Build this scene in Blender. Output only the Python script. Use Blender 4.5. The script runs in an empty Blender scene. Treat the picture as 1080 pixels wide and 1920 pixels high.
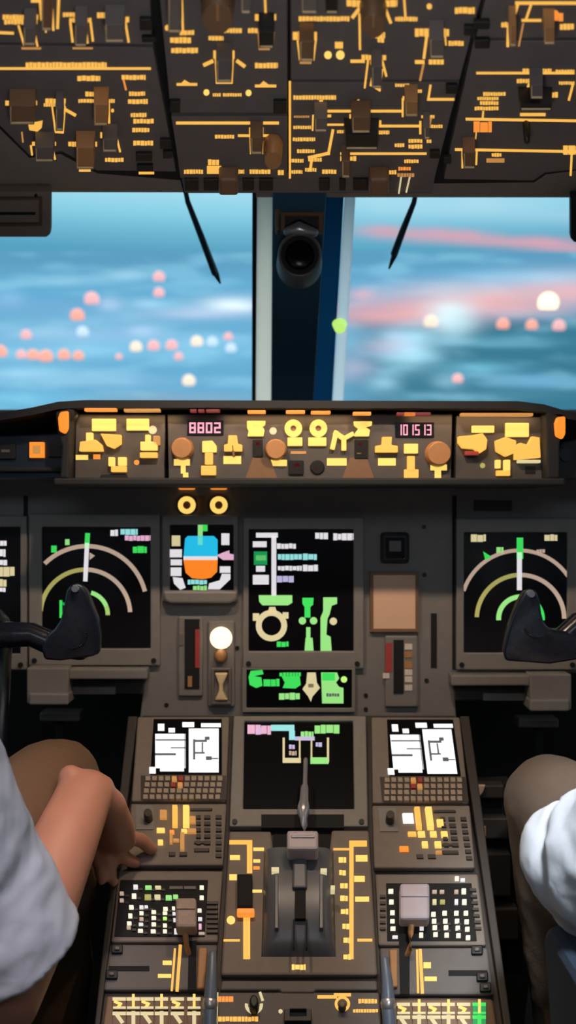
import bpy, bmesh, math, random
from mathutils import Vector
random.seed(7)
SC = bpy.context.scene
COL = SC.collection
F = 1900.0                      # focal length in pixels of the 1080x1920 frame
CAM = Vector((0, 0, 1.0))

# ------------------------------------------------------------------ helpers
def lin(c):
    return tuple(((v/255)/12.92 if v/255 <= 0.04045 else ((v/255+0.055)/1.055)**2.4) for v in c)

def mat(name, c, rough=0.55, metal=0.0, var=0.12, scale=60, bump=0.0, spec=0.5):
    m = bpy.data.materials.new(name); m.use_nodes = True
    nt = m.node_tree; b = nt.nodes['Principled BSDF']
    b.inputs['Roughness'].default_value = rough
    b.inputs['Metallic'].default_value = metal
    b.inputs['Specular IOR Level'].default_value = spec
    tc = nt.nodes.new('ShaderNodeTexCoord')
    n = nt.nodes.new('ShaderNodeTexNoise'); n.inputs['Scale'].default_value = scale; n.inputs['Detail'].default_value = 4
    nt.links.new(tc.outputs['Object'], n.inputs['Vector'])
    mx = nt.nodes.new('ShaderNodeMixRGB'); l = lin(c)
    mx.inputs[1].default_value = tuple(v*(1-var) for v in l)+(1,)
    mx.inputs[2].default_value = tuple(min(1, v*(1+var)) for v in l)+(1,)
    nt.links.new(n.outputs['Fac'], mx.inputs[0]); nt.links.new(mx.outputs[0], b.inputs['Base Color'])
    if bump:
        bp = nt.nodes.new('ShaderNodeBump'); bp.inputs['Strength'].default_value = bump; bp.inputs['Distance'].default_value = 0.002
        nt.links.new(n.outputs['Fac'], bp.inputs['Height']); nt.links.new(bp.outputs[0], b.inputs['Normal'])
    return m

def emit(name, c, s=1.0):
    m = bpy.data.materials.new(name); m.use_nodes = True
    b = m.node_tree.nodes['Principled BSDF']; l = lin(c)
    b.inputs['Base Color'].default_value = tuple(v*0.3 for v in l)+(1,)
    b.inputs['Emission Color'].default_value = l+(1,)
    b.inputs['Emission Strength'].default_value = s
    b.inputs['Roughness'].default_value = 0.5
    return m

M = {
 'oh':    mat('overhead paint', (100, 93, 90), 0.6, bump=0.05),
 'black': mat('black plastic', (20, 19, 20), 0.5),
 'void':  mat('matt black', (12, 11, 12), 0.8),
 'tan':   mat('tan translucent plastic', (176, 124, 76), 0.5),
 'grey':  mat('grey plastic', (108, 98, 92), 0.5),
 'brown': mat('brown plastic', (120, 88, 62), 0.5),
 'mip':   mat('panel grey brown', (124, 118, 114), 0.6, bump=0.05),
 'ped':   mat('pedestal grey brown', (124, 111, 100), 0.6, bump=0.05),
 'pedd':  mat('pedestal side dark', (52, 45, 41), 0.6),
 'bezel': mat('display bezel', (130, 123, 117), 0.5),
 'key':   mat('key cap', (166, 146, 126), 0.5),
 'keyd':  mat('dark key cap', (58, 50, 46), 0.5),
 'hood':  mat('glareshield leather', (26, 27, 30), 0.75, bump=0.2, scale=300),
 'fcu':   mat('glareshield panel grey', (74, 69, 66), 0.55),
 'navy':  mat('navy metal', (22, 36, 52), 0.4),
 'hump':  mat('dark slate plastic', (96, 98, 104), 0.35),
 'handle':mat('pale grey handle', (186, 172, 180), 0.45),
 'rod':   mat('steel rod', (176, 172, 176), 0.3, 0.6),
 'lever': mat('slate lever', (104, 116, 132), 0.35),
 'liner': mat('cabin liner', (160, 140, 124), 0.7, bump=0.1),
 'paper': mat('peach card', (226, 182, 152), 0.7, var=0.04),
 'post':  mat('window post navy', (46, 82, 104), 0.5),
 'seal':  mat('pale window seal', (196, 206, 204), 0.5, var=0.05),
 'blue':  mat('blue window edge', (40, 96, 132), 0.35),
 'skin':  mat('skin', (180, 122, 99), 0.5, var=0.1, scale=25, bump=0.25),
 'shirt': mat('white shirt cotton', (232, 232, 240), 0.8, var=0.03, scale=200, bump=0.15),
 'trous': mat('brown trousers', (98, 72, 50), 0.85, var=0.1, scale=250, bump=0.3),
 'trous2':mat('grey brown trousers', (96, 82, 72), 0.85, var=0.1, scale=250, bump=0.3),
 'hair':  mat('dark hair', (40, 30, 24), 0.6),
 'seatn': mat('navy seat cloth', (40, 52, 70), 0.8, bump=0.2, scale=200),
 'red':   mat('red paint', (170, 60, 56), 0.5),
 'white': mat('white paint', (220, 205, 190), 0.5),
 'floor': mat('dark carpet', (30, 26, 25), 0.9, bump=0.3, scale=200),
 'screen':mat('dark screen glass', (14, 13, 18), 0.25, spec=0.3),
 'yoke':  mat('dark navy yoke plastic', (24, 28, 40), 0.22),
 'worn':  mat('worn grey handle', (168, 146, 132), 0.6, var=0.25, scale=120),
 'edge':  mat('edge lit acrylic', (226, 196, 150), 0.4),
}
E = {
 'a': emit('amber legend', (246, 184, 82), 1.0),
 'ao': emit('orange legend', (255, 150, 60), 0.9),
 'ad': emit('dim amber legend', (214, 150, 80), 0.7),
 'y': emit('yellow legend', (250, 206, 104), 1.1),
 'o': emit('orange lamp', (255, 140, 40), 1.0),
 'w': emit('white symbol', (226, 222, 226), 0.95),
 'wp': emit('white page', (244, 244, 242), 1.15),
 'pk': emit('pink symbol', (230, 176, 205), 0.9),
 'li': emit('lilac symbol', (200, 190, 230), 0.8),
 'cy': emit('cyan symbol', (150, 225, 225), 0.9),
 'sk': emit('horizon blue', (30, 184, 224), 1.0),
 'og': emit('horizon orange', (250, 130, 30), 1.0),
 'g': emit('green symbol', (60, 220, 90), 0.9),
 'gl': emit('light green symbol', (150, 226, 130), 0.9),
 'gd': emit('deep green block', (20, 150, 80), 0.9),
 'ol': emit('olive arc', (176, 170, 96), 0.8),
 'rs': emit('rose grey arc', (196, 170, 150), 0.8),
 'bg': emit('beige symbol', (222, 208, 160), 0.85),
 'rd': emit('red digits', (255, 165, 185), 1.1),
 'dr': emit('dim red', (130, 40, 40), 0.5),
 'bl': emit('bright lamp', (255, 226, 180), 2.0),
 'kd': emit('page ink', (96, 104, 110), 0.6),
 'led': emit('key backlight', (250, 238, 214), 1.0),
 'lg': emit('lime glow', (190, 240, 120), 1.0),
}

class MB:
    """collects shapes, builds ONE mesh"""
    def __init__(s): s.v = []; s.f = []; s.mi = []; s.m = []; s.sm = []
    def slot(s, m):
        if m not in s.m: s.m.append(m)
        return s.m.index(m)
    def add(s, vs, fs, m, smooth=False):
        b = len(s.v); s.v += [Vector(p) for p in vs]; k = s.slot(m)
        for f in fs: s.f.append([b+i for i in f]); s.mi.append(k); s.sm.append(smooth)
    def prism(s, pl, poly, h0, h1, m, taper=1.0):
        top = [pl.at(x, y, h1) for x, y in poly]
        c = sum(top, Vector())/len(top)
        d = pl.n*(h1-h0)
        bot = [c+(p-c)/taper-d for p in top]
        n = len(poly)
        s.add(bot+top, [list(range(n))[::-1], list(range(n, 2*n))]+[[i, (i+1) % n, n+(i+1) % n, n+i] for i in range(n)], m)
    def rect(s, pl, x0, y0, x1, y1, h0, h1, m, taper=1.0):
        s.prism(pl, [(x0, y0), (x1, y0), (x1, y1), (x0, y1)], h0, h1, m, taper)
    def frame(s, pl, out, inn, h0, h1, m):
        n = len(out)
        A = [pl.at(x, y, h1) for x, y in out]; B = [pl.at(x, y, h1) for x, y in inn]; d = pl.n*(h1-h0)
        vs = A+B+[p-d for p in A]+[p-d for p in B]; fs = []
        for i in range(n):
            j = (i+1) % n
            fs += [[i, j, n+j, n+i], [2*n+i, 3*n+i, 3*n+j, 2*n+j], [i, 2*n+i, 2*n+j, j], [n+i, n+j, 3*n+j, 3*n+i]]
        s.add(vs, fs, m)
    def line(s, pl, pts, w, h0, h1, m):
        for (x0, y0), (x1, y1) in zip(pts, pts[1:]):
            L = math.hypot(x1-x0, y1-y0) or 1; ux, uy = (x1-x0)/L*w/2, (y1-y0)/L*w/2
            s.prism(pl, [(x0-ux-uy, y0-uy+ux), (x0-ux+uy, y0-uy-ux), (x1+ux+uy, y1+uy-ux), (x1+ux-uy, y1+uy+ux)], h0, h1, m)
    def arc(s, pl, cx, cy, r, a0, a1, w, h0, h1, m, n=24, sy=1.0):
        p = [(math.cos(math.radians(a0+(a1-a0)*i/n)), math.sin(math.radians(a0+(a1-a0)*i/n))) for i in range(n+1)]
        o = [(cx+(r+w/2)*c, cy-(r+w/2)*q*sy) for c, q in p]; q_ = [(cx+(r-w/2)*c, cy-(r-w/2)*q*sy) for c, q in p]
        for i in range(n):
            s.prism(pl, [o[i], o[i+1], q_[i+1], q_[i]], h0, h1, m)
    def disc(s, pl, x, y, r, h0, h1, m, seg=20, top=1.0, sy=1.0, dome=0.0):
        vs = []; n = seg
        rings = [(h0, 1.0), (h1, top)]
        if dome: rings += [(h1+dome*0.6, top*0.75), (h1+dome*0.92, top*0.4)]
        c0 = pl.at(x, y, h1); ex = (pl.at(x+r, y, h1)-c0); ey = (pl.at(x, y+r*sy, h1)-c0)
        for h, k in rings:
            for i in range(n):
                a = 2*math.pi*i/n
                vs.append(c0+(ex*math.cos(a)+ey*math.sin(a))*k+pl.n*(h-h1))
        R = len(rings)
        fs = [list(range(n))[::-1], [n*(R-1)+i for i in range(n)]]
        s.add(vs, fs, m)
        b = len(s.v)-len(vs); k = s.slot(m)
        for q in range(R-1):
            for i in range(n):
                s.f.append([b+q*n+i, b+q*n+(i+1) % n, b+(q+1)*n+(i+1) % n, b+(q+1)*n+i]); s.mi.append(k); s.sm.append(True)
    def text(s, pl, x0, y0, x1, y1, h0, h1, m):
        """an illegible row of small raised letters"""
        x = x0; H = abs(y1-y0); cw = max(3.5, H*0.72)
        while x < x1-1.5:
            w = min(cw*random.uniform(0.7, 1.2), x1-x)
            s.rect(pl, x, y0+random.choice((0, 0, 0.08))*H, x+w, y1-random.choice((0, 0, 0.08))*H, h0, h1, m)
            x += w+0.9
    def box(s, x0, y0, z0, x1, y1, z1, m):
        vs = [(x, y, z) for x in (x0, x1) for y in (y0, y1) for z in (z0, z1)]
        s.add(vs, [[0, 1, 3, 2], [4, 6, 7, 5], [0, 4, 5, 1], [2, 3, 7, 6], [0, 2, 6, 4], [1, 5, 7, 3]], m)
    def loft(s, pts, radii, m, seg=20, caps=True, flat0=False, flat1=False):
        """tapered tube with rounded (or flat) ends; radii may be (a, b)"""
        P = [Vector(p) for p in pts]; R = [(r, r) if not isinstance(r, tuple) else r for r in radii]
        rings = []
        n = len(P)
        for i in range(n):
            t = (P[min(i+1, n-1)]-P[max(i-1, 0)]).normalized()
            up = Vector((0, 0, 1)) if abs(t.z) < 0.9 else Vector((0, 1, 0))
            a = t.cross(up).normalized(); b = a.cross(t).normalized()
            rings.append((P[i], t, a, b, R[i]))
        seq = []
        p, t, a, b, r = rings[0]
        if not flat0:
            for q in (80, 55, 28):
                c = math.cos(math.radians(q)); d = math.sin(math.radians(q)); seq.append((p-t*d*min(r), a, b, (r[0]*c, r[1]*c)))
        for p, t, a, b, r in rings: seq.append((p, a, b, r))
        if not flat1:
            for q in (28, 55, 80):
                c = math.cos(math.radians(q)); d = math.sin(math.radians(q)); seq.append((p+t*d*min(r), a, b, (r[0]*c, r[1]*c)))
        vs = []
        for p, a, b, r in seq:
            for i in range(seg):
                g = 2*math.pi*i/seg; vs.append(p+a*math.cos(g)*r[0]+b*math.sin(g)*r[1])
        k = len(seq)
        fs = [[q*seg+i, q*seg+(i+1) % seg, (q+1)*seg+(i+1) % seg, (q+1)*seg+i] for q in range(k-1) for i in range(seg)]
        s.add(vs, fs, m, True)
        s.add([], [], m)
        b0 = len(s.v)-len(vs); sl = s.slot(m)
        s.f.append([b0+i for i in range(seg)][::-1]); s.mi.append(sl); s.sm.append(False)
        s.f.append([b0+(k-1)*seg+i for i in range(seg)]); s.mi.append(sl); s.sm.append(False)
    def sphere(s, c, r, m, sc=(1, 1, 1), seg=16, rg=10):
        vs = []; c = Vector(c)
        for j in range(1, rg):
            for i in range(seg):
                th = math.pi*j/rg; ph = 2*math.pi*i/seg
                vs.append(c+Vector((math.sin(th)*math.cos(ph)*sc[0], math.sin(th)*math.sin(ph)*sc[1], math.cos(th)*sc[2]))*r)
        vs += [c+Vector((0, 0, r*sc[2])), c-Vector((0, 0, r*sc[2]))]
        T = len(vs)-2
        fs = [[(j*seg+i), (j*seg+(i+1) % seg), ((j+1)*seg+(i+1) % seg), ((j+1)*seg+i)] for j in range(rg-2) for i in range(seg)]
        fs += [[T, (i+1) % seg, i] for i in range(seg)]+[[T+1, (rg-2)*seg+i, (rg-2)*seg+(i+1) % seg] for i in range(seg)]
        s.add(vs, fs, m, True)
    def build(s, name, parent=None, bevel=0.0, label=None, kind=None, origin=None):
        me = bpy.data.meshes.new(name)
        if origin is None:
            if parent is None:
                n = len(s.v); origin = Vector((sum(p.x for p in s.v)/n, sum(p.y for p in s.v)/n, min(p.z for p in s.v)))
            else:
                origin = WORLD[parent.name]
        origin = Vector(origin)
        me.from_pydata([p-origin for p in s.v], [], s.f)
        for m in s.m: me.materials.append(m)
        bm = bmesh.new(); bm.from_mesh(me)
        for f, k, q in zip(bm.faces, s.mi, s.sm): f.material_index = k; f.smooth = q
        bmesh.ops.recalc_face_normals(bm, faces=bm.faces)
        bm.to_mesh(me); bm.free()
        o = bpy.data.objects.new(name, me); COL.objects.link(o)
        if parent is None: o.location = origin
        else: o.parent = parent
        WORLD[o.name] = origin
        if bevel:
            b = o.modifiers.new('Bevel', 'BEVEL'); b.width = bevel; b.segments = 2; b.limit_method = 'ANGLE'
        if label: o['label'] = label
        if kind: o['kind'] = kind
        return o
WORLD = {}

def tag(o, label, cat, group=None, kind=None):
    o['label'] = label; o['category'] = cat
    if group: o['group'] = group
    if kind: o['kind'] = kind
    return o
def thing(name, label, cat, loc, group=None):
    o = bpy.data.objects.new(name, None); COL.objects.link(o); o.location = loc; o.empty_display_size = 0.02
    WORLD[o.name] = Vector(loc)
    return tag(o, label, cat, group)

class Pl:
    """a plane of the cockpit that holds the x axis; at() finds the point of it seen at a pixel"""
    def __init__(s, y0, z0, y1, z1):
        s.o = Vector((0, y0, z0)); d = Vector((0, y1-y0, z1-z0)).normalized()
        s.n = Vector((0, -d.z, d.y))
        if s.n.dot(CAM-s.o) < 0: s.n = -s.n
    def at(s, px, py, h=0.0):
        d = Vector(((px-540)/F, 1, (960-py)/F)); o = s.o+s.n*h
        return CAM+d*(s.n.dot(o-CAM)/s.n.dot(d))
def Z(py, y): return 1+(960-py)/F*y
def P3(px, py, y): return Vector(((px-540)/F*y, y, Z(py, y)))

OH = Pl(1.3, 1.417, 0.3, 1.417+0.179)        # overhead panel
G = Pl(1.59, 1.0, 1.59, 1.2)                 # glareshield panel face
MP = Pl(1.75, 0.6, 1.75, 1.1)                # main instrument panel
P = Pl(1.72, 0.656, 1.72-1, 0.656-0.7837)    # pedestal top
W = Pl(2.2, Z(755, 2.2), 1.75, Z(362, 1.75)) # windscreen
YK = Pl(1.5, 0.5, 1.5, 1.0)                  # control yokes
FT = Pl(1.85, 0.2, 1.85, 1.0)                # footwell

# ------------------------------------------------------------------ overhead panels
def sw(pl, root, x0, y0, x1, y1, c='grey', h=0.02, name='switch'):
    b = MB(); b.rect(pl, x0, y0, x1, y1, 0, h, M[c], 0.9)
    b.rect(pl, x0+1.5, y1-4, x1-1.5, y1-1, h, h+0.0012, M['edge'])
    b.rect(pl, x0+1, y0+2, x0+3, y1-4, h, h+0.0012, M['edge'] if c != 'black' else M[c])
    return b.build(name, root, 0.0015)
def legends(pl, root, L, h=0.0008, name='legend'):
    k0 = 0.0
    for it in L:
        b = MB(); t = it[0]; e = E['a']; it = list(it[1:])
        if it and isinstance(it[-1], str): e = E[it.pop()]
        if t == 'b': b.text(pl, *it, k0, h, e)
        elif t == 'r': b.rect(pl, *it, k0, h, e)
        elif t == 'l':
            w = it.pop(); b.line(pl, list(zip(it[0::2], it[1::2])), w, k0, h, e)
        elif t == 'd': b.disc(pl, it[0], it[1], it[2], k0, h, e, 12)
        elif t == 'p': b.prism(pl, list(zip(it[0::2], it[1::2])), k0, h, e)
        elif t == 'arc': b.arc(pl, *it, k0, h, e)
        b.build(name, root)
def knob(pl, root, x, y, r, m, h=0.02, name='knob', ptr=None, top=0.85):
    b = MB(); b.disc(pl, x, y, r, 0, h, m, 24, top); k = b.build(name, root, 0.001)
    if ptr:
        b = MB(); b.line(pl, [(x, y-r*0.75), (x, y)], r*0.14, h, h+0.001, ptr); b.build('pointer', k)
    return k
def ctr(pl, poly, h=0):
    return sum((pl.at(x, y, h) for x, y in poly), Vector())/len(poly)

OHD = [
 ('upper far left overhead panel with four amber-edged switches',
  [(-110,-60),(278,-60),(286,84),(-130,78)],
  [('b',5,29,72,37),('b',8,38,70,46),('l',35,50,45,84,3.5),('l',62,50,70,86,3.5),('l',0,62,24,63,4),('r',40,90,77,93,'ad'),
   ('l',75,0,78,36,5),('l',110,0,108,52,5),('l',98,20,100,56,4),('r',58,-4,76,5),('l',84,40,86,60,3),
   ('b',118,25,160,32),('b',130,35,172,42),('l',132,44,136,78,4),('l',170,44,174,76,4),('l',160,44,164,80,3.5),('r',136,90,174,92.5,'ad'),
   ('b',182,25,220,34),('b',200,33,244,42),('l',235,42,241,78,4),('b',196,50,206,56,'ad')],
  [(44,52,66,86,'grey'),(78,-8,97,58,'brown'),(140,48,162,88,'grey'),(197,46,232,80,'grey')], [], [(262,38,284,58),(266,72,292,80)]),
 ('lower far left overhead panel with a cut corner and a long amber line',
  [(-130,84),(287,90),(330,322),(182,320),(116,284),(55,291),(0,236),(-130,200)],
  [('r',-60,127.5,283,131),('b',48,118,200,127),('b',145,143,188,152),('b',228,142,273,150),('l',232,152,236,168,3,'ao'),('b',242,173,272,180),
   ('b',160,173,193,181),('b',147,187,180,193),('b',190,187,215,193),('l',204,196,205,248,4),('d',211,208,3),
   ('b',240,187,277,195),('b',245,213,275,220),('b',250,224,290,232),('b',248,241,280,248),('b',250,265,287,273),
   ('b',18,181,58,189),('b',10,190,70,198),('p',52,228,66,230,80,227,78,240,70,247,55,244),('l',41,250,43,266,3,'ad'),
   ('b',85,186,123,194),('b',82,195,122,200),('l',98,202,104,248,118,249,122,202,3),('l',124,207,140,216,5),
   ('b',60,267,106,274),('d',78,264,5),('l',58,275,60,290,3.5),('l',98,275,103,298,3.5),
   ('b',128,267,182,275),('d',160,267,5),('r',148,318,170,322),('b',188,249,217,259),('l',219,260,225,284,3.5),('b',197,297,232,304),('r',260,323,289,327)],
  [(18,199,64,234,'brown'),(176,196,202,236,'tan'),(104,204,118,246,'oh'),(66,277,100,304,'grey'),(143,277,176,318,'tan'),(192,262,219,286,'grey')], [],
  [(255,290,285,303),(257,312,287,322),(300,264,321,280),(306,286,324,298)]),
 ('upper middle left overhead panel with the big round selector knob',
  [(294,-60),(539,-60),(539,212),(320,212)],
  [('l',341,3,343,60,4),('d',314,53,5),('b',337,58,364,66),('b',319,71,358,81),('b',321,91,371,100),
   ('arc',408,40,36,55,125,7),('b',391,69,419,76),('b',420,54,455,62),('b',465,54,483,62),('l',497,0,498,26,4),
   ('b',478,28,520,39),('d',498,55,7,'y'),('l',484,62,486,88,2,'ad'),('l',514,62,512,88,2,'ad'),('r',485,91,506,94,'ad'),
   ('b',400,96,441,110),('l',384,122,397,116,6),('l',446,116,457,124,6),('l',404,112,406,156,435,156,437,112,2.5),('r',409,115,432,120,'ao'),
   ('b',478,119,521,128),('r',331,157,370,161),('p',340,157,346,151,356,157),('r',478,160,518,164),('p',487,160,494,153,504,160),
   ('d',387,174,5.5,'y'),('b',399,176,414,181),('b',418,176,453,181),('d',466,175,5.5,'y')],
  [(315,-8,339,62,'grey'),(452,-14,470,26,'grey'),(486,60,513,91,'black'),(406,114,434,155,'oh')], [(408,37,33,'brown')],
  [(318,192,338,212),(513,192,538,214)]),
 ('lower middle left overhead panel with one amber line along its top',
  [(321,219),(539,219),(539,334),(338,334)],
  [('r',330,229,523,233.5),('b',403,254,439,260),('r',446,253,508,257),('r',467,240,494,252),('b',390,300,412,310),('b',345,319,382,326),('r',388,312,415,326),
   ('b',421,319,458,326),('b',468,319,507,326),('b',521,320,532,329),('l',469,258,470,288,2.5),('l',492,258,492,288,2.5)],
  [(470,258,492,290,'brown')], [(512,302,19,'tan')], []),
 ('upper middle right overhead panel with a fan of amber rays round a knob',
  [(545,-60),(918,-60),(862,150),(545,150)],
  [('b',560,32,655,40),('b',549,60,596,76),('d',574,54,8),('l',558,78,562,112,3),('l',592,78,588,112,3),('r',562,117,584,120,'ad'),
   ('d',615,104,7,'y'),('d',638,104,8,'y'),('r',628,80,643,91),('b',650,1,745,13),('d',696,4,13),('l',662,32,676,14,6),('l',732,42,722,16,5),
   ('l',674,28,675,92,4),('b',697,62,722,72),('b',708,72,720,80),('l',758,0,760,30,4),('b',741,33,784,40),('d',805,13,5),('b',853,15,890,26),
   ('b',778,55,842,69),('d',814,51,9),('l',800,70,795,108,5),('l',835,70,836,84,3),('r',778,114,796,120),('b',804,113,832,121),('l',794,122,788,150,4,'ad'),
   ('b',841,78,870,86),('r',657,113,684,118),('b',678,104,724,113),('d',703,118,9,'o'),('l',690,115,684,164,3.5),('l',700,132,695,160,712,170,717,132,3),('l',717,116,724,142,4)],
  [(565,-12,594,26,'grey'),(611,-10,633,26,'black'),(562,78,588,116,'brown'),(806,74,832,110,'grey'),(697,126,716,166,'oh')], [(700,50,26,'brown')],
  [(870,52,893,68),(888,42,918,56),(890,76,918,92)]),
 ('lower middle right overhead panel with amber plumbing lines joining its switches',
  [(545,155),(861,155),(812,346),(545,336)],
  [('r',541.5,153,545.5,335),('b',550,180,630,187),('r',607,207,756,211),('l',602,192,602,214,7),('r',588,216,621,220),('l',587,218,586,244,3),('l',672,190,673,208,4),('r',672,189,693,192.5),
   ('b',755,181,784,188),('l',755,187,755,218,3.5),('b',551,218,581,221,'ad'),('b',550,237,583,242),('b',549,259,591,265),('b',557,281,592,287),('b',542,299,569,305),('b',542,320,567,326),
   ('r',610,233,655,236),('l',657,217,656,240,3.5),('r',656,216,695,219),('r',695,235,790,239),('l',713,229,713,236,4),('b',632,245,654,250),('l',624,246,616,288,580,296,5),
   ('b',709,246,730,252),('b',790,217,815,222),('l',788,230,788,250,4),('b',803,235,830,240),('l',808,222,802,250,4,'ad'),
   ('b',740,270,758,276),('b',766,262,793,268),('b',766,272,792,279),('b',800,263,809,268),('r',638,287,800,290.5),('b',578,297,605,303),('l',584,303,582,318,5),('b',572,316,595,322),('b',604,319,633,326),
   ('b',638,294,669,302),('b',758,300,787,306),('b',704,320,745,327),('b',747,314,770,320,'ao'),('b',745,326,777,332,'ad'),
   ('l',807,162,803,187,850,187,4),('b',741,158,769,163),('b',764,169,792,174)],
  [(760,191,783,219,'tan'),(590,222,613,248,'grey'),(660,220,694,250,'brown'),(648,253,708,281,'black'),(641,303,656,334,'brown'),(795,240,806,262,'grey')], [],
  [(836,162,858,177),(806,286,824,298)]),
 ('upper far right overhead panel with tan toggles under an amber rail',
  [(925,-60),(1230,-60),(1230,70),(892,72)],
  [('r',966,4,1090,9),('l',970,12,958,50,5),('l',995,12,986,38,4),('r',978,37,1015,41),('b',940,43,970,52),('l',981,46,973,86,3,'ad'),('l',953,52,952,86,5),
   ('b',1022,26,1058,40,'ao'),('b',1050,46,1076,56),('d',1040,28,8,'ao')],
  [(955,48,968,88,'tan'),(1020,52,1040,84,'tan')], [], []),
 ('lower far right overhead panel with three amber rails and a notched edge',
  [(888,78),(1230,76),(1230,318),(1080,318),(1022,324),(1000,339),(832,336)],
  [('r',893,136,1200,139.5),('b',980,130,1034,137),('b',1042,132,1090,138),('b',969,149,1017,156),('l',992,158,982,186,4),('b',1048,154,1090,159),('l',1074,160,1067,187,4),('b',1020,174,1046,183),
   ('r',975,213,1023,218),('b',906,174,950,180),('b',895,183,936,188),('b',900,191,935,197),('b',890,201,935,207),('l',906,211,905,222,3.5),('l',875,224,1200,229,4),
   ('b',888,229,922,248,'ao'),('l',893,249,892,260,2),('l',855,281,1200,287,4),('b',873,265,890,277),('l',867,284,867,314,3.5),('l',894,284,893,308,3.5),('b',922,288,940,294),('r',912,298,946,305,'ad'),
   ('b',1056,274,1090,290),('l',1072,290,1070,328,4)],
  [(976,195,1034,208,'black'),(995,160,1018,186,'oh'),(869,287,891,317,'brown'),(1080,164,1104,190,'oh')], [(988,265,7,'black')], [(832,296,846,308)]),
]
fr = MB()
fr.prism(OH, [(-400,-90),(1500,-90),(1500,316),(1082,320),(1024,327),(1002,342),(812,344),(808,362),(344,362),(338,338),(182,325),(114,289),(55,296),(-2,240),(-400,140)], -0.09, -0.014, M['void'])
fr.box(-.4, 1.0, 1.5, .4, 1.25, 1.762, M['void'])
of = thing('overhead_console', 'dark frame above the windscreen that carries all the overhead panels', 'panel frame', (0, 1.2, 1.45))
fr.build('housing', of)
b = MB(); b.prism(OH, [(341,337),(815,337),(810,362),(346,362)], -0.014, -0.002, M['oh']); b.build('front_lip', of, 0.001)
for x0, x1 in ((346,372),(382,410),(455,476),(486,512),(598,618),(636,648),(662,690)):
    b = MB(); b.rect(OH, x0, 338, x1, 358, -0.002, 0.004, M['black']); b.build('latch', of, 0.001)
for x0, x1, y1 in ((410,447,368),(692,730,369)):
    b = MB(); b.rect(OH, x0, 339, x1, y1, -0.002, 0.02, M['brown']); b.build('knob', of, 0.004)
legends(OH, of, [('l',752,334,748,362,3,'bg'),('l',768,334,762,360,3,'bg')])
for lab, poly, leg, sws, kns, lat in OHD:
    o = thing('overhead_switchboard', lab, 'control panel', ctr(OH, poly))
    b = MB(); b.prism(OH, poly, -0.014, 0, M['oh']); b.build('plate', o, 0.001)
    legends(OH, o, leg)
    for s_ in sws: sw(OH, o, *s_)
    for x, y, r, c in kns: knob(OH, o, x, y, r, M[c], 0.022, ptr=M['tan'])
    for x0, y0, x1, y1 in lat:
        b = MB(); b.rect(OH, x0, y0, x1, y1, 0, 0.005, M['black']); b.build('latch', o, 0.001)

# ------------------------------------------------------------------ room shell and windows
def structure(mb, name, parent=None, bevel=0):
    o = mb.build(name, parent, bevel)
    if parent is None: o['kind'] = 'structure'
    return o
b = MB(); b.box(-1.5, -1.3, -0.27, 1.5, 2.5, -0.2, M['floor']); structure(b, 'floor')
b = MB(); b.box(-1.5, -1.3, 1.76, 1.5, 2.0, 1.82, M['liner']); structure(b, 'ceiling')
b = MB(); b.box(-1.5, -1.36, -0.2, 1.5, -1.3, 1.8, M['liner']); structure(b, 'wall_rear')
for s, nm in ((-1, 'wall_left'), (1, 'wall_right')):
    b = MB(); x0, x1 = sorted((s*1.25, s*1.32))
    b.box(x0, -1.3, -0.2, x1, 2.4, 0.85, M['liner']); b.box(x0, -1.3, 1.5, x1, 2.4, 1.76, M['liner'])
    b.box(x0, -1.3, 0.85, x1, 0.5, 1.5, M['liner']); b.box(x0, 1.3, 0.85, x1, 1.45, 1.5, M['liner'])
    structure(b, nm)
b = MB()
b.prism(W, [(-900,140),(2000,140),(2000,371),(480,370),(480,361),(-900,359)], -0.05, 0, M['liner'])
b.prism(W, [(-900,800),(2000,800),(2000,1150),(-900,1150)], -0.05, 0, M['void'])
b.box(-1.3, 2.28, -0.2, 1.3, 2.34, 1.15, M['void'])
structure(b, 'wall_front')
b = MB(); b.prism(W, [(511,340),(614,340),(586,790),(508,790)], -0.05, 0.05, M['post']); structure(b, 'trim_1', None, 0.004)
def glass():
    m = bpy.data.materials.new('window glass'); m.use_nodes = True; nt = m.node_tree; nt.nodes.clear()
    o = nt.nodes.new('ShaderNodeOutputMaterial'); mx = nt.nodes.new('ShaderNodeMixShader'); t = nt.nodes.new('ShaderNodeBsdfTransparent'); g = nt.nodes.new('ShaderNodeBsdfGlossy')
    n = nt.nodes.new('ShaderNodeTexNoise'); n.inputs['Scale'].default_value = 3
    mr = nt.nodes.new('ShaderNodeMapRange'); mr.inputs['To Min'].default_value = 0.015; mr.inputs['To Max'].default_value = 0.03
    t.inputs[0].default_value = (0.97, 0.985, 0.99, 1); g.inputs['Roughness'].default_value = 0.02
    nt.links.new(n.outputs['Fac'], mr.inputs['Value']); nt.links.new(mr.outputs[0], mx.inputs[0])
    nt.links.new(t.outputs[0], mx.inputs[1]); nt.links.new(g.outputs[0], mx.inputs[2]); nt.links.new(mx.outputs[0], o.inputs[0])
    return m
GL = glass()
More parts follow.
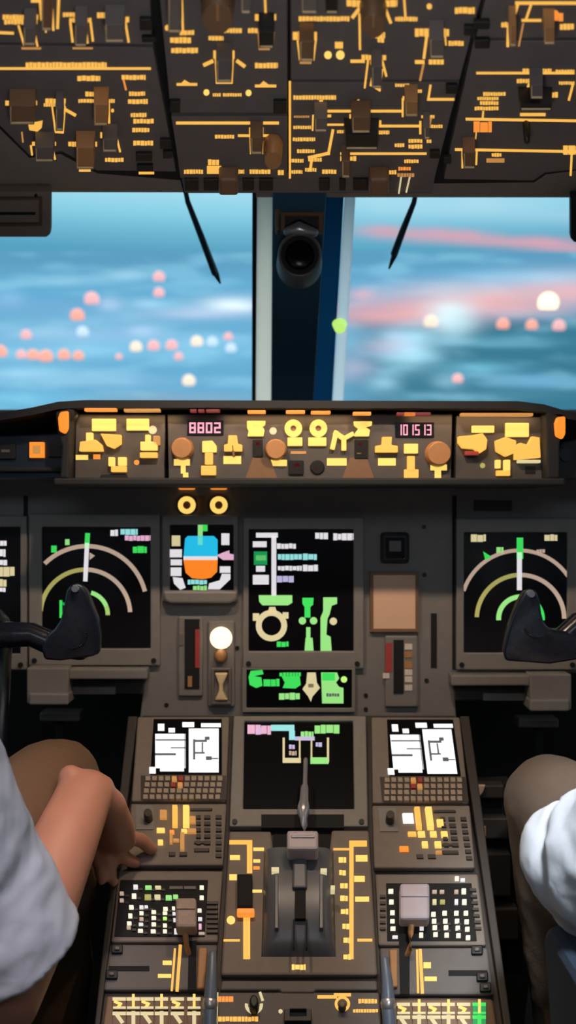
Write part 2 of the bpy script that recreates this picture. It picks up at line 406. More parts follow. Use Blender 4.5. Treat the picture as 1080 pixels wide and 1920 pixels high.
def frosted(name, c):
    m = bpy.data.materials.new(name); m.use_nodes = True; nt = m.node_tree; nt.nodes.clear()
    o = nt.nodes.new('ShaderNodeOutputMaterial'); mx = nt.nodes.new('ShaderNodeMixShader'); t = nt.nodes.new('ShaderNodeBsdfTranslucent'); d = nt.nodes.new('ShaderNodeBsdfDiffuse')
    n = nt.nodes.new('ShaderNodeTexNoise'); n.inputs['Scale'].default_value = 20
    mr = nt.nodes.new('ShaderNodeMapRange'); mr.inputs['To Min'].default_value = 0.12; mr.inputs['To Max'].default_value = 0.2
    t.inputs[0].default_value = lin(c)+(1,); d.inputs[0].default_value = lin(c)+(1,)
    nt.links.new(n.outputs['Fac'], mr.inputs['Value']); nt.links.new(mr.outputs[0], mx.inputs[0])
    nt.links.new(t.outputs[0], mx.inputs[1]); nt.links.new(d.outputs[0], mx.inputs[2]); nt.links.new(mx.outputs[0], o.inputs[0])
    return m
M['seal'] = frosted('pale translucent seal', (238, 240, 232)); M['blue'] = frosted('blue translucent edge', (62, 116, 146)); M['seal2'] = frosted('pale blue translucent seal', (236, 246, 250))
b = MB(); b.prism(W, [(-700,350),(478,350),(478,812),(-700,812)], -0.045, -0.038, GL); w1 = structure(b, 'window_1')
b = MB(); b.prism(W, [(482,345),(513,345),(510,800),(479,800)], -0.05, -0.046, M['seal']); b.prism(W, [(473,345),(482,345),(479,800),(472,800)], -0.05, -0.02, M['navy'])
b.build('window_frame', w1, 0.002)
b = MB(); b.prism(W, [(640,350),(1800,350),(1800,812),(612,812)], -0.045, -0.038, GL); w2 = structure(b, 'window_2')
b = MB(); b.prism(W, [(612,345),(646,345),(620,800),(583,800)], -0.05, -0.047, M['blue'])
b.build('window_frame', w2, 0.002)
b = MB(); b.prism(W, [(647,345),(668,345),(641,800),(621,800)], -0.05, -0.047, M['seal2'])
b.build('window_seal', w2, 0.002, label='pale strip along the edge of the pane')
b = MB(); b.disc(W, 637, 618, 14, -0.046, -0.03, E['lg'], 16, 0.7, 0.75); b.build('green_reflection', w2)  # green reflection on the strip, put in as a glowing disc
# wipers outside
for lab, q in (('windscreen wiper slanting down to the right outside the left pane', [(342,330),(352,378),(378,445),(402,512),(409,528)]),
               ('windscreen wiper slanting down to the left outside the right pane', [(786,330),(776,380),(756,430),(738,475),(728,500)])):
    pts = [W.at(x, y, -0.09) for x, y in q]; o = thing('windscreen_wiper', lab, 'wiper', pts[0])
    b = MB(); b.loft(pts[:-1], [0.004, 0.005, 0.0065, 0.006], M['navy'], 10); b.build('arm', o)
    b = MB(); b.loft([p+Vector((0.003, 0.012, 0)) for p in pts[2:]], [0.004, 0.006, 0.002], M['black'], 10); b.build('blade', o)
# visors
for lab, poly, nm in (('dark brown sun visor folded at the left pane with a slot in it', [(-260,362),(95,360),(95,440),(88,446),(-260,446)], 'l'),
                  ('dark sun visor folded at the right end of the right pane', [(1070,370),(1400,372),(1400,456),(1076,456),(1070,448)], 'r')):
    o = thing('sun_visor', lab, 'visor', ctr(W, poly, 0.03))
    b = MB(); b.prism(W, poly, 0.02, 0.04, M['liner'] if nm == 'l' else M['pedd']); b.build('panel', o, 0.004)
    if nm == 'l':
        b = MB(); b.frame(W, [(-250,372),(78,370),(78,424),(-250,426)], [(-246,377),(73,375),(73,419),(-246,421)], 0.04, 0.043, M['brown']); b.build('border', o)
        b = MB(); b.rect(W, -240, 399, 66, 403, 0.04, 0.042, M['void']); b.build('slot', o)
        b = MB(); b.disc(W, 67, 368, 3, 0.04, 0.043, M['black'], 10); b.build('screw', o)
# standby compass on the post
CW = Pl(1.72, 1.2, 1.72, 1.5)
o = thing('standby_compass', 'round black compass hanging from the window post under the overhead panels', 'compass', CW.at(560, 440))
b = MB(); b.rect(CW, 516, 372, 608, 402, -0.03, 0.0, M['grey']); b.rect(CW, 516, 372, 524, 432, -0.03, 0.004, M['brown']); b.build('bracket', o, 0.003)
b = MB(); b.frame(CW, [(527,398),(606,398),(606,432),(527,432)], [(534,404),(598,404),(598,428),(534,428)], -0.02, 0.006, M['brown']); b.rect(CW, 534, 404, 598, 428, -0.02, 0.0, M['pedd']); b.build('card_holder', o)
b = MB(); b.disc(CW, 562, 476, 45, -0.06, 0.02, M['grey'], 32, 0.9, 1.05); b.build('housing', o, 0.003)
b = MB(); b.arc(CW, 562, 478, 32, 0, 360, 8, 0.02, 0.026, M['black'], 32); b.build('bezel', o)
b = MB(); b.disc(CW, 562, 478, 29, 0.018, 0.021, M['screen'], 24, 0.95, dome=0.006); b.build('dial', o)
b = MB(); b.loft([CW.at(540, 434, 0.01), CW.at(560, 428, 0.02), CW.at(588, 436, 0.01)], [0.008, 0.012, 0.008], M['rod'], 12); b.build('clamp', o)

# ------------------------------------------------------------------ glareshield
o = thing('glareshield', 'black padded glareshield running under both windscreen panes', 'glareshield', (0, 1.7, 1.1))
b = MB()
HF = Pl(1.555, 1, 1.555, 1.2)
# cover: profile across x lofted from hood edge to windscreen
prof = [(-500,800),(-200,790),(0,774),(60,764),(110,753),(160,750),(970,752),(1020,758),(1060,770),(1120,782),(1300,795),(1700,805)]
vs = []
for x, y in prof: vs.append(HF.at(x, y))
for x, y in prof: vs.append(HF.at(x, y+14))
far = []
for x, y in prof:
    p = HF.at(x, y); far.append(Vector((p.x*1.25, 2.26, p.z+0.02)))
n = len(prof); vs += far+[p-Vector((0, 0, 0.03)) for p in far]
fs = []
for i in range(n-1):
    fs += [[i, i+1, 2*n+i+1, 2*n+i], [i, n+i, n+i+1, i+1], [n+i, 3*n+i, 3*n+i+1, n+i+1], [2*n+i, 2*n+i+1, 3*n+i+1, 3*n+i]]
fs += [[0, 2*n, 3*n, n], [n-1, 2*n-1, 4*n-1, 3*n-1]]
b.add(vs, fs, M['hood']); b.build('cover', o)
b = MB()   # rounded end caps of the hood opening and the bottom ledge
b.prism(HF, [(104,772),(128,766),(140,768),(140,780),(132,790),(128,897),(112,897),(116,835),(106,806)], -0.06, 0, M['hood'])
b.prism(HF, [(1024,772),(1058,774),(1064,800),(1050,830),(1050,897),(1026,897)], -0.06, 0, M['hood'])
b.rect(HF, 100, 896, 1060, 910, -0.2, 0, M['hood']); b.build('hood', o, 0.003)
for x0, y0, x1, y1 in ((108,772,128,814),(1040,782,1061,824)):
    b = MB(); b.prism(HF, [(x0+4,y0),(x1,y0-2),(x1,y1-10),(x1-6,y1),(x0+2,y1-6),(x0,y0+12)], 0, 0.008, E['o']); b.build('end_lamp', o, 0.003, label='orange lamp at the hood end')
GB = Pl(1.6, 1.0, 1.6, 1.2)
def lip(lst):
    for x0, x1, y, k in lst:
        b = MB(); b.rect(HF, x0, y-3, x1, y+3, -0.012, 0.001, E[k]); b.build('lip_glow', o, 0.001)
lip([(158,218,768,'ao'),(232,300,769,'ad')]); lip([(464,498,772,'ao'),(536,572,772,'ao'),(583,620,773,'ao'),(662,696,775,'ao')]); lip([(864,1000,777,'ad')])  # middle group: reflections of the lit buttons, put in as glowing bars
lip([(356,368,770,'dr'),(371,383,770,'dr'),(386,412,770,'dr'),(744,808,776,'dr'),(757,780,776,'ao')])  # reflections of the digit windows, drawn as emissive bars
# side shelves of the glareshield
SG = Pl(1.62, 1, 1.62, 1.2)
o = thing('warning_button_unit', 'dark navy button panel left of the glareshield controls, with an orange button', 'control panel', SG.at(50, 880))
b = MB(); b.prism(SG, [(-300,818),(0,816),(120,812),(120,898),(-300,898)], -0.03, 0, M['navy']); b.build('plate', o, 0.003)
b = MB(); b.rect(SG, 55, 829, 82, 858, 0, 0.008, E['o']); b.rect(SG, 61, 835, 76, 851, 0.008, 0.009, E['ad']); b.build('button', o, 0.002, label='lit orange square button')
b = MB(); b.rect(SG, -5, 832, 28, 860, 0, 0.007, M['black']); b.rect(SG, 2, 843, 18, 848, 0.007, 0.008, M['grey']); b.build('button', o, 0.002)
b = MB(); b.rect(SG, 90, 834, 118, 858, 0, 0.004, M['black']); b.build('button', o, 0.002)
b = MB(); b.rect(SG, -300, 876, 122, 884, 0, 0.012, M['hood']); b.build('ledge', o, 0.002)
o = thing('air_vent_pod', 'small dark round-edged pod right of the glareshield controls', 'pod', SG.at(1070, 900))
b = MB(); b.prism(SG, [(1040,895),(1044,842),(1056,826),(1090,820),(1400,820),(1400,900),(1040,900)], -0.03, 0.01, M['black']); b.build('body', o, 0.004)
b = MB(); b.disc(SG, 1062, 852, 13, 0.01, 0.014, M['navy'], 20); b.build('dial', o)

def lit(pl, root, name, shapes, h=0.006, label=None):
    return None
def gpanel(name, label, poly):
    o = thing(name, label, 'control panel', ctr(G, poly)); b = MB(); b.prism(G, poly, -0.02, 0, M['fcu']); b.build('plate', o, 0.0015); return o
def lpart(pl, o, name, L, h=0.006, bev=0.001):
    if name == 'legend' and len(L) > 1:
        for it in L: lpart(pl, o, name, [it], h, bev)
        return
    b = MB()
    for it in L:
        t = it[0]; e = it[-1]; e = E[e] if e in E and not e in ('red',) else M[e]
        a = it[1:-1]
        if t == 'r': b.rect(pl, *a, 0, h, e)
        elif t == 'd': b.disc(pl, a[0], a[1], a[2], 0, h, e, 20, 0.9)
        elif t == 'p': b.prism(pl, list(zip(a[0::2], a[1::2])), 0, h, e)
        elif t == 'l': b.line(pl, list(zip(a[0:-1:2], a[1:-1:2])), a[-1], 0, h, e)
        elif t == 'arc': b.arc(pl, *a, 0, h, e)
    return b.build(name, o, bev)
# seven segment digits
SEG = {'0':'abcdef','1':'bc','2':'abged','3':'abgcd','4':'fgbc','5':'afgcd','6':'afgedc','7':'abc','8':'abcdefg','9':'abcdfg'}
def digits(pl, o, txt, x, y, w, hh, gap, h0=0.002):
    b = MB(); t = w*0.26
    b.rect(pl, x-4, y-4, x+len(txt)*(w+gap)+2, y+hh+4, 0, h0, M['screen'])
    for ch in txt:
        if ch in SEG:
            for s_ in SEG[ch]:
                r = {'a':(x,y,x+w,y+t),'g':(x,y+hh/2-t/2,x+w,y+hh/2+t/2),'d':(x,y+hh-t,x+w,y+hh),'f':(x,y,x+t,y+hh/2),'b':(x+w-t,y,x+w,y+hh/2),'e':(x,y+hh/2,x+t,y+hh),'c':(x+w-t,y+hh/2,x+w,y+hh)}[s_]
                b.rect(pl, *r, h0, h0+0.001, E['rd'])
        x += w+gap
    return b.build('digital_readout', o)
o = gpanel('autopilot_controller', 'wide centre glareshield panel with two red digit windows and lit amber buttons', [(314,776),(848,776),(846,898),(316,898)])
digits(G, o, '8802', 355, 792, 12, 20, 3.5); digits(G, o, '101513', 745, 796, 8.5, 20, 2.6)
knob(G, o, 340, 840, 22, M['tan'], 0.02); knob(G, o, 517, 842, 21, M['tan'], 0.02); knob(G, o, 824, 850, 25, M['tan'], 0.02)
lpart(G, o, 'legend', [('r',326,861,356,873,'y'),('r',339,873,348,888,'y'),('r',343,886,353,895,'y'),('r',419,855,452,870,'y'),('r',507,862,538,874,'y'),('d',512,808,7,'bg'),
   ('r',613,859,650,873,'y'),('r',709,859,742,873,'y'),('r',807,871,838,882,'y'),('r',815,882,827,902,'y'),('r',545,846,574,851,'ad')], 0.001, 0)
lpart(G, o, 'button', [('p',379,827,398,826,406,836,406,848,379,848,'y')]); lpart(G, o, 'button', [('r',384,849,399,871,'a')], 0.009); lpart(G, o, 'button', [('r',377,873,405,891,'a')])
lpart(G, o, 'lever_switch', [('p',428,816,444,816,446,832,454,834,454,846,420,846,420,834,427,832,'a'),('l',436,836,438,854,5,'brown')], 0.012)
lpart(G, o, 'button', [('p',463,789,498,789,497,797,492,800,496,806,494,818,464,818,466,808,463,802,'y')])
lpart(G, o, 'annunciator', [('r',474,824,492,857,'void'),('r',478,828,488,836,'dr')], 0.004); lpart(G, o, 'annunciator', [('r',665,824,690,860,'void'),('r',670,829,679,836,'dr'),('r',668,848,678,852,'ad')], 0.004)
lpart(G, o, 'annunciator', [('r',541,863,569,890,'void'),('r',550,868,563,876,'dr')], 0.004); lpart(G, o, 'annunciator', [('d',595,876,14,'void'),('d',594,880,4,'dr')], 0.004)
for x in (550, 597):
    b = MB(); b.arc(G, x, 803, 11, 0, 360, 11, 0, 0.006, E['y'], 24); b.disc(G, x, 803, 6, 0, 0.004, M['brown'], 14); b.build('ring_button', o)
lpart(G, o, 'button', [('r',539,820,567,836,'y')]); lpart(G, o, 'button', [('r',578,820,612,836,'y')])
lpart(G, o, 'lever_switch', [('l',624,838,630,812,9,'y'),('l',630,812,645,822,9,'y'),('l',645,840,645,822,9,'y'),('l',645,822,660,814,8,'y')], 0.01)
lpart(G, o, 'button', [('p',663,790,698,790,697,798,686,801,694,806,692,818,664,818,667,810,672,804,664,798,'y')])
lpart(G, o, 'lever_switch', [('p',717,819,735,819,734,834,746,836,746,848,704,848,704,836,716,834,'a')], 0.012)
lpart(G, o, 'button', [('r',758,832,784,850,'y')]); lpart(G, o, 'button', [('r',764,855,778,882,'a')], 0.009); lpart(G, o, 'button', [('r',758,880,785,896,'a')])
for x in (490, 672):
    b = MB(); b.prism(G, [(x-16,858),(x+16,858),(x+30,897),(x-30,897)], 0, 0.002, M['brown']); b.build('placard', o)
o = gpanel('display_controller', 'left glareshield panel of four lit amber knobs and two lit squares', [(142,776),(310,776),(308,897),(140,897)])
lpart(G, o, 'button', [('r',172,785,217,808,'y')]); lpart(G, o, 'button', [('r',237,785,279,807,'y')])
lpart(G, o, 'lever_switch', [('r',161,811,173,828,'y')], 0.012)
lpart(G, o, 'knob', [('p',150,828,165,826,178,824,190,834,192,846,148,846,'a')], 0.015); lpart(G, o, 'knob', [('p',188,813,226,815,226,832,212,841,200,836,'a')], 0.015)
lpart(G, o, 'legend', [('r',142,853,165,862,'y'),('r',175,852,188,861,'ao'),('d',256,867,5,'ao'),('d',286,806,8,'bg')], 0.001, 0)
lpart(G, o, 'lever_switch', [('r',203,857,214,874,'y'),('r',221,857,236,873,'y'),('r',208,874,236,885,'a')], 0.012)
lpart(G, o, 'knob', [('r',263,828,294,844,'y'),('r',272,815,281,830,'y'),('r',287,817,299,834,'ad'),('r',262,848,294,858,'a')], 0.014)
b = MB(); b.prism(G, [(190,890),(236,888),(240,897),(186,897)], 0, 0.006, M['black']); b.build('cover', o)
o = gpanel('display_controller', 'right glareshield panel of clustered lit amber knobs beside the orange end lamp', [(856,779),(1026,782),(1024,900),(854,898)])
lpart(G, o, 'button', [('r',885,798,927,811,'y')]); lpart(G, o, 'button', [('r',948,793,992,819,'y')])
lpart(G, o, 'knob', [('p',860,818,884,816,905,812,914,824,912,842,900,850,890,842,868,840,860,830,'a'),('r',872,846,898,854,'red')], 0.015)
lpart(G, o, 'knob', [('p',930,826,948,819,968,826,968,848,950,856,932,846,'a')], 0.015)
lpart(G, o, 'knob', [('p',966,836,976,830,990,834,998,818,1012,820,1014,858,966,862,'a'),('r',972,862,1014,868,'bg')], 0.014)
lpart(G, o, 'lever_switch', [('r',930,862,939,878,'y'),('r',946,862,957,882,'y'),('r',932,882,957,892,'a')], 0.012)
lpart(G, o, 'legend', [('d',905,873,5,'ol'),('r',985,874,1004,888,'black')], 0.001, 0)

# ------------------------------------------------------------------ main instrument panel
o = thing('dashboard', 'grey-brown main instrument panel board behind the displays', 'instrument panel', (0, 1.77, 0.65))
b = MB(); b.prism(MP, [(-400,880),(1500,880),(1500,1262),(850,1262),(856,1348),(262,1348),(272,1260),(-400,1258)], -0.05, 0, M['mip']); b.build('board', o, 0.003)
for x, y in ((795,988),(796,1078),(800,1276),(686,1304),(686,1330),(312,1322),(445,1215)):
    b = MB(); b.disc(MP, x, y, 4, 0, 0.002, M['black'], 12); b.build('screw', o)
b = MB(); b.rect(MP, 808, 1150, 819, 1252, 0, 0.0015, M['void']); b.build('slot', o)
for x0, x1 in ((44,52),(848,856)):
    b = MB(); b.rect(MP, x0, 930, x1, 1256, 0, 0.0012, M['void']); b.build('seam', o)
b = MB(); b.rect(MP, 890, 938, 960, 958, 0, 0.003, M['pedd']); b.build('placard', o)
for x, y in ((350, 947), (410, 947)):
    q = thing('ring_light_button', 'lit amber ring button left of its twin below the glareshield' if x == 350 else 'lit amber ring button right of its twin below the glareshield', 'button', MP.at(x, y))
    b = MB(); b.disc(MP, x, y, 19, 0, 0.004, M['black'], 24); b.build('collar', q)
    b = MB(); b.arc(MP, x, y, 12, 0, 360, 9, 0.004, 0.009, E['y'], 24); b.build('ring', q)
    b = MB(); b.disc(MP, x, y, 7, 0.004, 0.007, M['brown'], 16); b.build('cap', q)
    b = MB(); b.rect(MP, x-16, 902, x+16, 918, 0, 0.006, E['ao']); b.build('lens', q, 0.004, label='dim orange reflection of the ring, drawn as a glowing block')  # the ring's reflection on the board, added as an emissive block
    if x == 350:
        b = MB(); b.rect(MP, 370, 932, 384, 964, 0, 0.004, M['brown']); b.build('latch', q)

def display(name, label, out, inn, syms, pl=MP, bez='bezel', screws=True, cat='display', mirror=None):
    o = thing(name, label, cat, ctr(pl, out))
    b = MB(); b.frame(pl, out, inn, 0, 0.012, M[bez]); bz = b.build('bezel', o, 0.002)
    b = MB(); b.prism(pl, inn, 0.0005, 0.007, M['screen']); scr = b.build('screen', o)
    syms = [(nm, [it]) for nm, L in syms if nm == 'readout' for it in L]+[q for q in syms if q[0] != 'readout']
    for nm, L in syms:
        b = MB(); h0, h1 = 0.007, 0.0076
        for it in L:
            it = list(it); t = it[0]; e = E[it[-1]] if it[-1] in E else M[it[-1]]; a = it[1:-1]; hh = h1+(0.0004 if it[-1] in ('w', 'kd', 'g') else 0)
            if t == 'r': b.rect(pl, *a, h0, hh, e)
            elif t == 'b': b.text(pl, *a, h0, hh, e)
            elif t == 'd': b.disc(pl, a[0], a[1], a[2], h0, hh, e, 16)
            elif t == 'l': b.line(pl, list(zip(a[0:-1:2], a[1:-1:2])), a[-1], h0, hh, e)
            elif t == 'p': b.prism(pl, list(zip(a[0::2], a[1::2])), h0, hh, e)
            elif t == 'arc': b.arc(pl, *a, h0, hh, e)
        b.build(nm, scr)
    if screws:
        (x0, y0), (x1, y1), (x2, y2), (x3, y3) = out[:4]
        for x, y in ((x3+10, y3-9), (x2-12, y2-9)):
            b = MB(); b.disc(pl, x, y, 5, 0.012, 0.014, M['black'], 12); b.build('screw', bz)
    return o
def R4(x0, y0, x1, y1): return [(x0, y0), (x1, y0), (x1, y1), (x0, y1)]
display('navigation_display', 'left square navigation display of nested beige and green arcs, mostly above a yoke horn', R4(54,964,300,1248), R4(78,988,282,1216), [
  ('compass_arc', [('arc',163,1136,112,14,135,8,'rs')]), ('range_arc', [('arc',160,1152,84,3,92,8,'rs'),('arc',160,1152,84,92,176,8,'ol')]), ('range_arc', [('arc',160,1152,42,0,75,8,'gl'),('arc',160,1152,42,-2,22,8,'ol')]),
  ('heading_line', [('l',163,1022,160,1086,8,'w'),('l',164,1004,163,1022,9,'g')]),
  ('readout', [('b',96,1022,106,1036,'g'),('b',122,1010,132,1022,'gl'),('b',207,993,221,1005,'w'),('b',226,992,258,1003,'cy'),('b',234,1004,282,1014,'pk'),('b',249,1024,275,1038,'g'),('p',168,1036,178,1042,168,1050,'rs'),('l',114,1128,114,1156,5,'g'),('l',118,1132,142,1139,5,'gd')])])
display('navigation_display', 'right square navigation display of nested arcs with a tall green course line', R4(856,972,1086,1256), R4(870,998,1064,1224), [
  ('compass_arc', [('arc',974,1142,110,34,162,7,'rs')]), ('range_arc', [('arc',976,1160,82,0,90,8,'rs'),('arc',976,1160,82,90,178,8,'ol')]), ('range_arc', [('arc',976,1160,41,-4,70,9,'g'),('arc',976,1160,41,90,184,9,'gl')]),
  ('heading_line', [('l',974,1040,974,1102,9,'w'),('l',975,1014,975,1042,12,'g')]),
  ('readout', [('b',883,1002,911,1016,'bg'),('b',1021,1002,1045,1014,'bg'),('p',906,1034,922,1044,910,1050,'g'),('b',931,1026,944,1038,'gl'),('b',1006,1030,1022,1037,'rs')])])
display('flight_display', 'flight display at the left edge with a white tape scale, cut by the frame', R4(-220,968,50,1256), R4(-200,988,38,1226), [
  ('tape_scale', [('b',-14,1014,12,1024,'w'),('b',-14,1030,10,1044,'w'),('b',-14,1050,13,1060,'w'),('b',-20,1063,27,1081,'bg'),('b',-14,1086,12,1100,'bg'),('b',-14,1102,10,1110,'w')]),
  ('horizon_ball', [('r',-150,1040,-60,1090,'sk'),('r',-150,1090,-60,1140,'og')])])
so = display('standby_display', 'small standby display with a blue and orange horizon block', R4(304,966,446,1128), R4(318,984,438,1108), [
  ('horizon_block', [('p',347,1010,352,1005,401,1005,408,1012,408,1046,344,1046,'sk'),('r',344,1043,408,1050,'w'),('p',344,1050,408,1050,407,1072,396,1083,380,1086,360,1084,348,1074,'og')]),
  ('roll_pointer', [('r',371,984,380,1022,'gl'),('r',380,984,389,996,'g')]),
  ('tape_scale', [('r',322,1004,338,1024,'bg'),('r',318,1030,341,1045,'w'),('r',320,1049,341,1060,'w'),('r',320,1064,340,1080,'w'),('p',324,1082,342,1084,348,1102,338,1106,326,1094,'w')]),
  ('tape_scale', [('r',415,1000,430,1022,'w'),('p',406,1041,418,1036,430,1032,430,1038,440,1040,440,1050,430,1050,418,1050,'pk'),('r',412,1062,432,1074,'w'),('p',432,1076,432,1086,412,1105,390,1105,392,1094,412,1088,416,1076,'w')]),
  ('readout', [('b',352,1087,388,1096,'cy'),('b',362,1098,388,1107,'gl')])], screws=False)
b = MB(); b.prism(MP, [(305,1108),(446,1108),(442,1126),(432,1131),(318,1131),(308,1126)], 0.006, 0.026, M['bezel']); b.build('ledge', so, 0.004)
display('engine_display', 'tall middle engine display, white checklist above green and beige symbols', R4(456,970,682,1254), R4(466,992,663,1221), [
  ('checklist', [('p',480,999,521,999,521,1008,480,1008,'w'),('r',509,1006,518,1117,'w'),('r',474,1015,500,1026,'w'),('r',476,1034,501,1059,'gd'),('r',480,1041,499,1051,'gl'),('r',480,1061,497,1072,'w'),('r',474,1078,504,1096,'w'),
     ('b',519,1019,555,1029,'w'),('b',521,1039,566,1050,'cy'),('b',568,1038,594,1050,'cy'),('b',521,1061,566,1070,'w'),('b',568,1059,596,1071,'w'),('b',519,1080,553,1092,'li')]),
  ('readout', [('b',591,999,615,1011,'w'),('b',625,1000,664,1013,'w')]),
  ('status_bar', [('p',485,1116,548,1116,548,1130,540,1135,492,1135,486,1128,'gl')]),
  ('gauge_ring', [('arc',509,1173,24,0,360,11,'bg'),('p',502,1150,505,1138,516,1138,520,1150,'bg'),('r',474,1150,486,1164,'bg'),('r',530,1148,541,1160,'bg'),('b',519,1203,541,1213,'g')]),
  ('flow_diagram', [('p',567,1121,588,1121,587,1134,582,1138,582,1158,571,1158,571,1138,567,1132,'g'),('d',567,1164,7,'gl'),('d',588,1164,7,'gl'),('r',574,1176,582,1196,'gl'),('p',573,1196,586,1196,588,1220,571,1220,'gl')]),
  ('flow_diagram', [('p',606,1120,632,1120,632,1132,622,1136,618,1152,614,1160,612,1190,620,1194,622,1221,601,1221,601,1158,606,1146,'gl'),('d',625,1165,7,'bg')])])
display('status_display', 'wide low display of bright green text under the engine display', R4(454,1253,666,1336), R4(462,1256,660,1328), [
  ('readout', [('p',470,1258,492,1256,494,1264,476,1268,490,1270,492,1286,480,1290,468,1284,466,1270,'g'),('b',494,1273,524,1288,'g')]),
  ('readout', [('b',524,1261,564,1268,'g'),('p',528,1268,562,1268,564,1284,554,1291,530,1290,534,1280,'g'),('b',523,1299,562,1312,'gl')]),
  ('pointer', [('p',576,1261,592,1261,594,1280,600,1290,586,1306,583,1316,578,1306,567,1292,574,1282,'bg'),('r',578,1282,588,1289,'screen')]),
  ('readout', [('p',602,1261,632,1261,636,1272,630,1280,636,1288,644,1290,644,1319,604,1319,'gl'),('r',604,1262,628,1276,'g'),('b',612,1300,636,1306,'kd'),('d',645,1274,6,'lg')])], screws=False)
o = thing('landing_gear_selector', 'raised plate with a black slot between red and cream marks', 'control panel', MP.at(752, 1320))
b = MB(); b.rect(MP, 722, 1192, 784, 1326, 0, 0.01, M['mip']); b.build('plate', o, 0.003)
b = MB(); b.rect(MP, 738, 1200, 757, 1300, 0.01, 0.012, M['void']); b.build('slot', o)
b = MB(); b.rect(MP, 723, 1206, 735, 1260, 0.01, 0.0112, M['red']); b.build('mark', o, label='red strip left of the slot')
b = MB(); b.rect(MP, 718, 1262, 730, 1272, 0.01, 0.012, M['white']); b.build('mark', o)
for y in (1207, 1222, 1240, 1255, 1268, 1284):
    b = MB(); b.rect(MP, 759, y, 773, y+(11 if y != 1240 else 13), 0.01, 0.0114, M['white'] if y > 1250 or y < 1215 else M['tan']); b.build('mark', o)
o = thing('placard', 'peach-coloured card on the instrument panel right of the engine display', 'placard', MP.at(738, 1180))
b = MB(); b.rect(MP, 698, 1076, 781, 1181, 0, 0.008, M['paper']); b.build('card', o, 0.001)
b = MB(); b.frame(MP, R4(694,1072,785,1185), R4(700,1078,779,1179), 0, 0.0095, M['brown']); b.build('frame', o)
o = thing('clock', 'black square clock on the instrument panel above the peach card', 'clock', MP.at(741, 1055))
b = MB(); b.rect(MP, 714, 998, 768, 1056, 0, 0.012, M['black']); b.build('case', o, 0.006)
b = MB(); b.rect(MP, 723, 1008, 759, 1047, 0.012, 0.0128, M['screen']); b.build('face', o)
b = MB(); b.rect(MP, 730, 1014, 752, 1034, 0.0128, 0.0134, M['grey']); b.build('window', o)
o = thing('brake_gauge', 'narrow upright gauge with a black slot left of the bright round lamp', 'gauge', MP.at(357, 1305))
b = MB(); b.rect(MP, 334, 1156, 380, 1306, 0, 0.008, M['mip']); b.build('plate', o, 0.003)
b = MB(); b.rect(MP, 346, 1161, 374, 1292, 0.008, 0.0095, M['void']); b.build('slot', o)
b = MB(); b.rect(MP, 366, 1180, 374, 1252, 0.0095, 0.011, M['red']); b.rect(MP, 352, 1268, 360, 1288, 0.0095, 0.011, M['tan']); b.build('mark', o)
b = MB(); b.rect(MP, 335, 1190, 343, 1210, 0.008, 0.010, M['grey']); b.build('mark', o)
o = thing('lamp_switch_unit', 'tan switch plate under a glowing round white lamp', 'switch panel', MP.at(415, 1325))
b = MB(); b.rect(MP, 390, 1164, 440, 1326, 0, 0.008, M['mip']); b.build('plate', o, 0.003)
b = MB(); b.disc(MP, 414, 1197, 21, 0.008, 0.014, E['bl'], 24, 0.9, dome=0.012); b.build('lamp', o, label='glowing white round lamp')
b = MB(); b.disc(MP, 413, 1232, 13, 0.008, 0.02, M['tan'], 20, 0.8, dome=0.008); b.build('ball', o)
b = MB(); b.frame(MP, R4(396,1252,434,1322), R4(402,1258,428,1314), 0.008, 0.016, M['grey']); b.build('guard', o, 0.002)
b = MB(); b.prism(MP, [(402,1262),(428,1262),(418,1284),(418,1296),(428,1314),(402,1314),(410,1296),(410,1284)], 0.008, 0.02, M['edge']); b.build('toggle', o, 0.003)

# trays below
TR = Pl(1.72, 0.5, 1.72, 1.0)
for lab, f in (('brown pull-out tray under the left navigation display', lambda x: x), ('brown pull-out tray under the right navigation display', lambda x: 1122-x)):
    dy = 0 if f(0) == 0 else 12
    def q(x0, y0, x1, y1): x0, x1 = sorted((f(x0), f(x1))); return x0, y0+dy, x1, y1+dy
    o = thing('pull_out_tray', lab, 'tray', TR.at(f(150), 1320))
    b = MB(); b.rect(TR, *q(50,1252,128,1320), -0.05, 0.01, M['mip']); b.build('bracket', o, 0.003)
    b = MB(); b.rect(TR, *q(54,1300,128,1322), -0.05, 0.018, M['mip']); b.build('handle', o, 0.003)
    b = MB(); b.rect(TR, *q(128,1254,276,1274), -0.05, 0.004, M['mip']); b.build('rail', o, 0.003)
    b = MB(); b.rect(TR, *q(130,1274,270,1302), -0.06, -0.03, M['pedd']); b.build('slab', o, 0.002)
    b = MB(); b.rect(TR, *q(132,1288,216,1302), -0.03, -0.02, M['bezel']); b.build('lip', o, 0.001)
    o = thing('rudder_pedal', 'grey pedal bar low in the dark %s footwell' % ('left' if dy == 0 else 'right'), 'pedal', FT.at(f(112), 1352))
    b = MB(); b.rect(FT, *q(74,1336,150,1353), -0.02, 0.02, M['grey']); b.build('bar', o, 0.003)
    b = MB(); b.rect(FT, *q(104,1353,120,1500), -0.01, 0.0, M['void']); b.build('arm', o, 0.003)

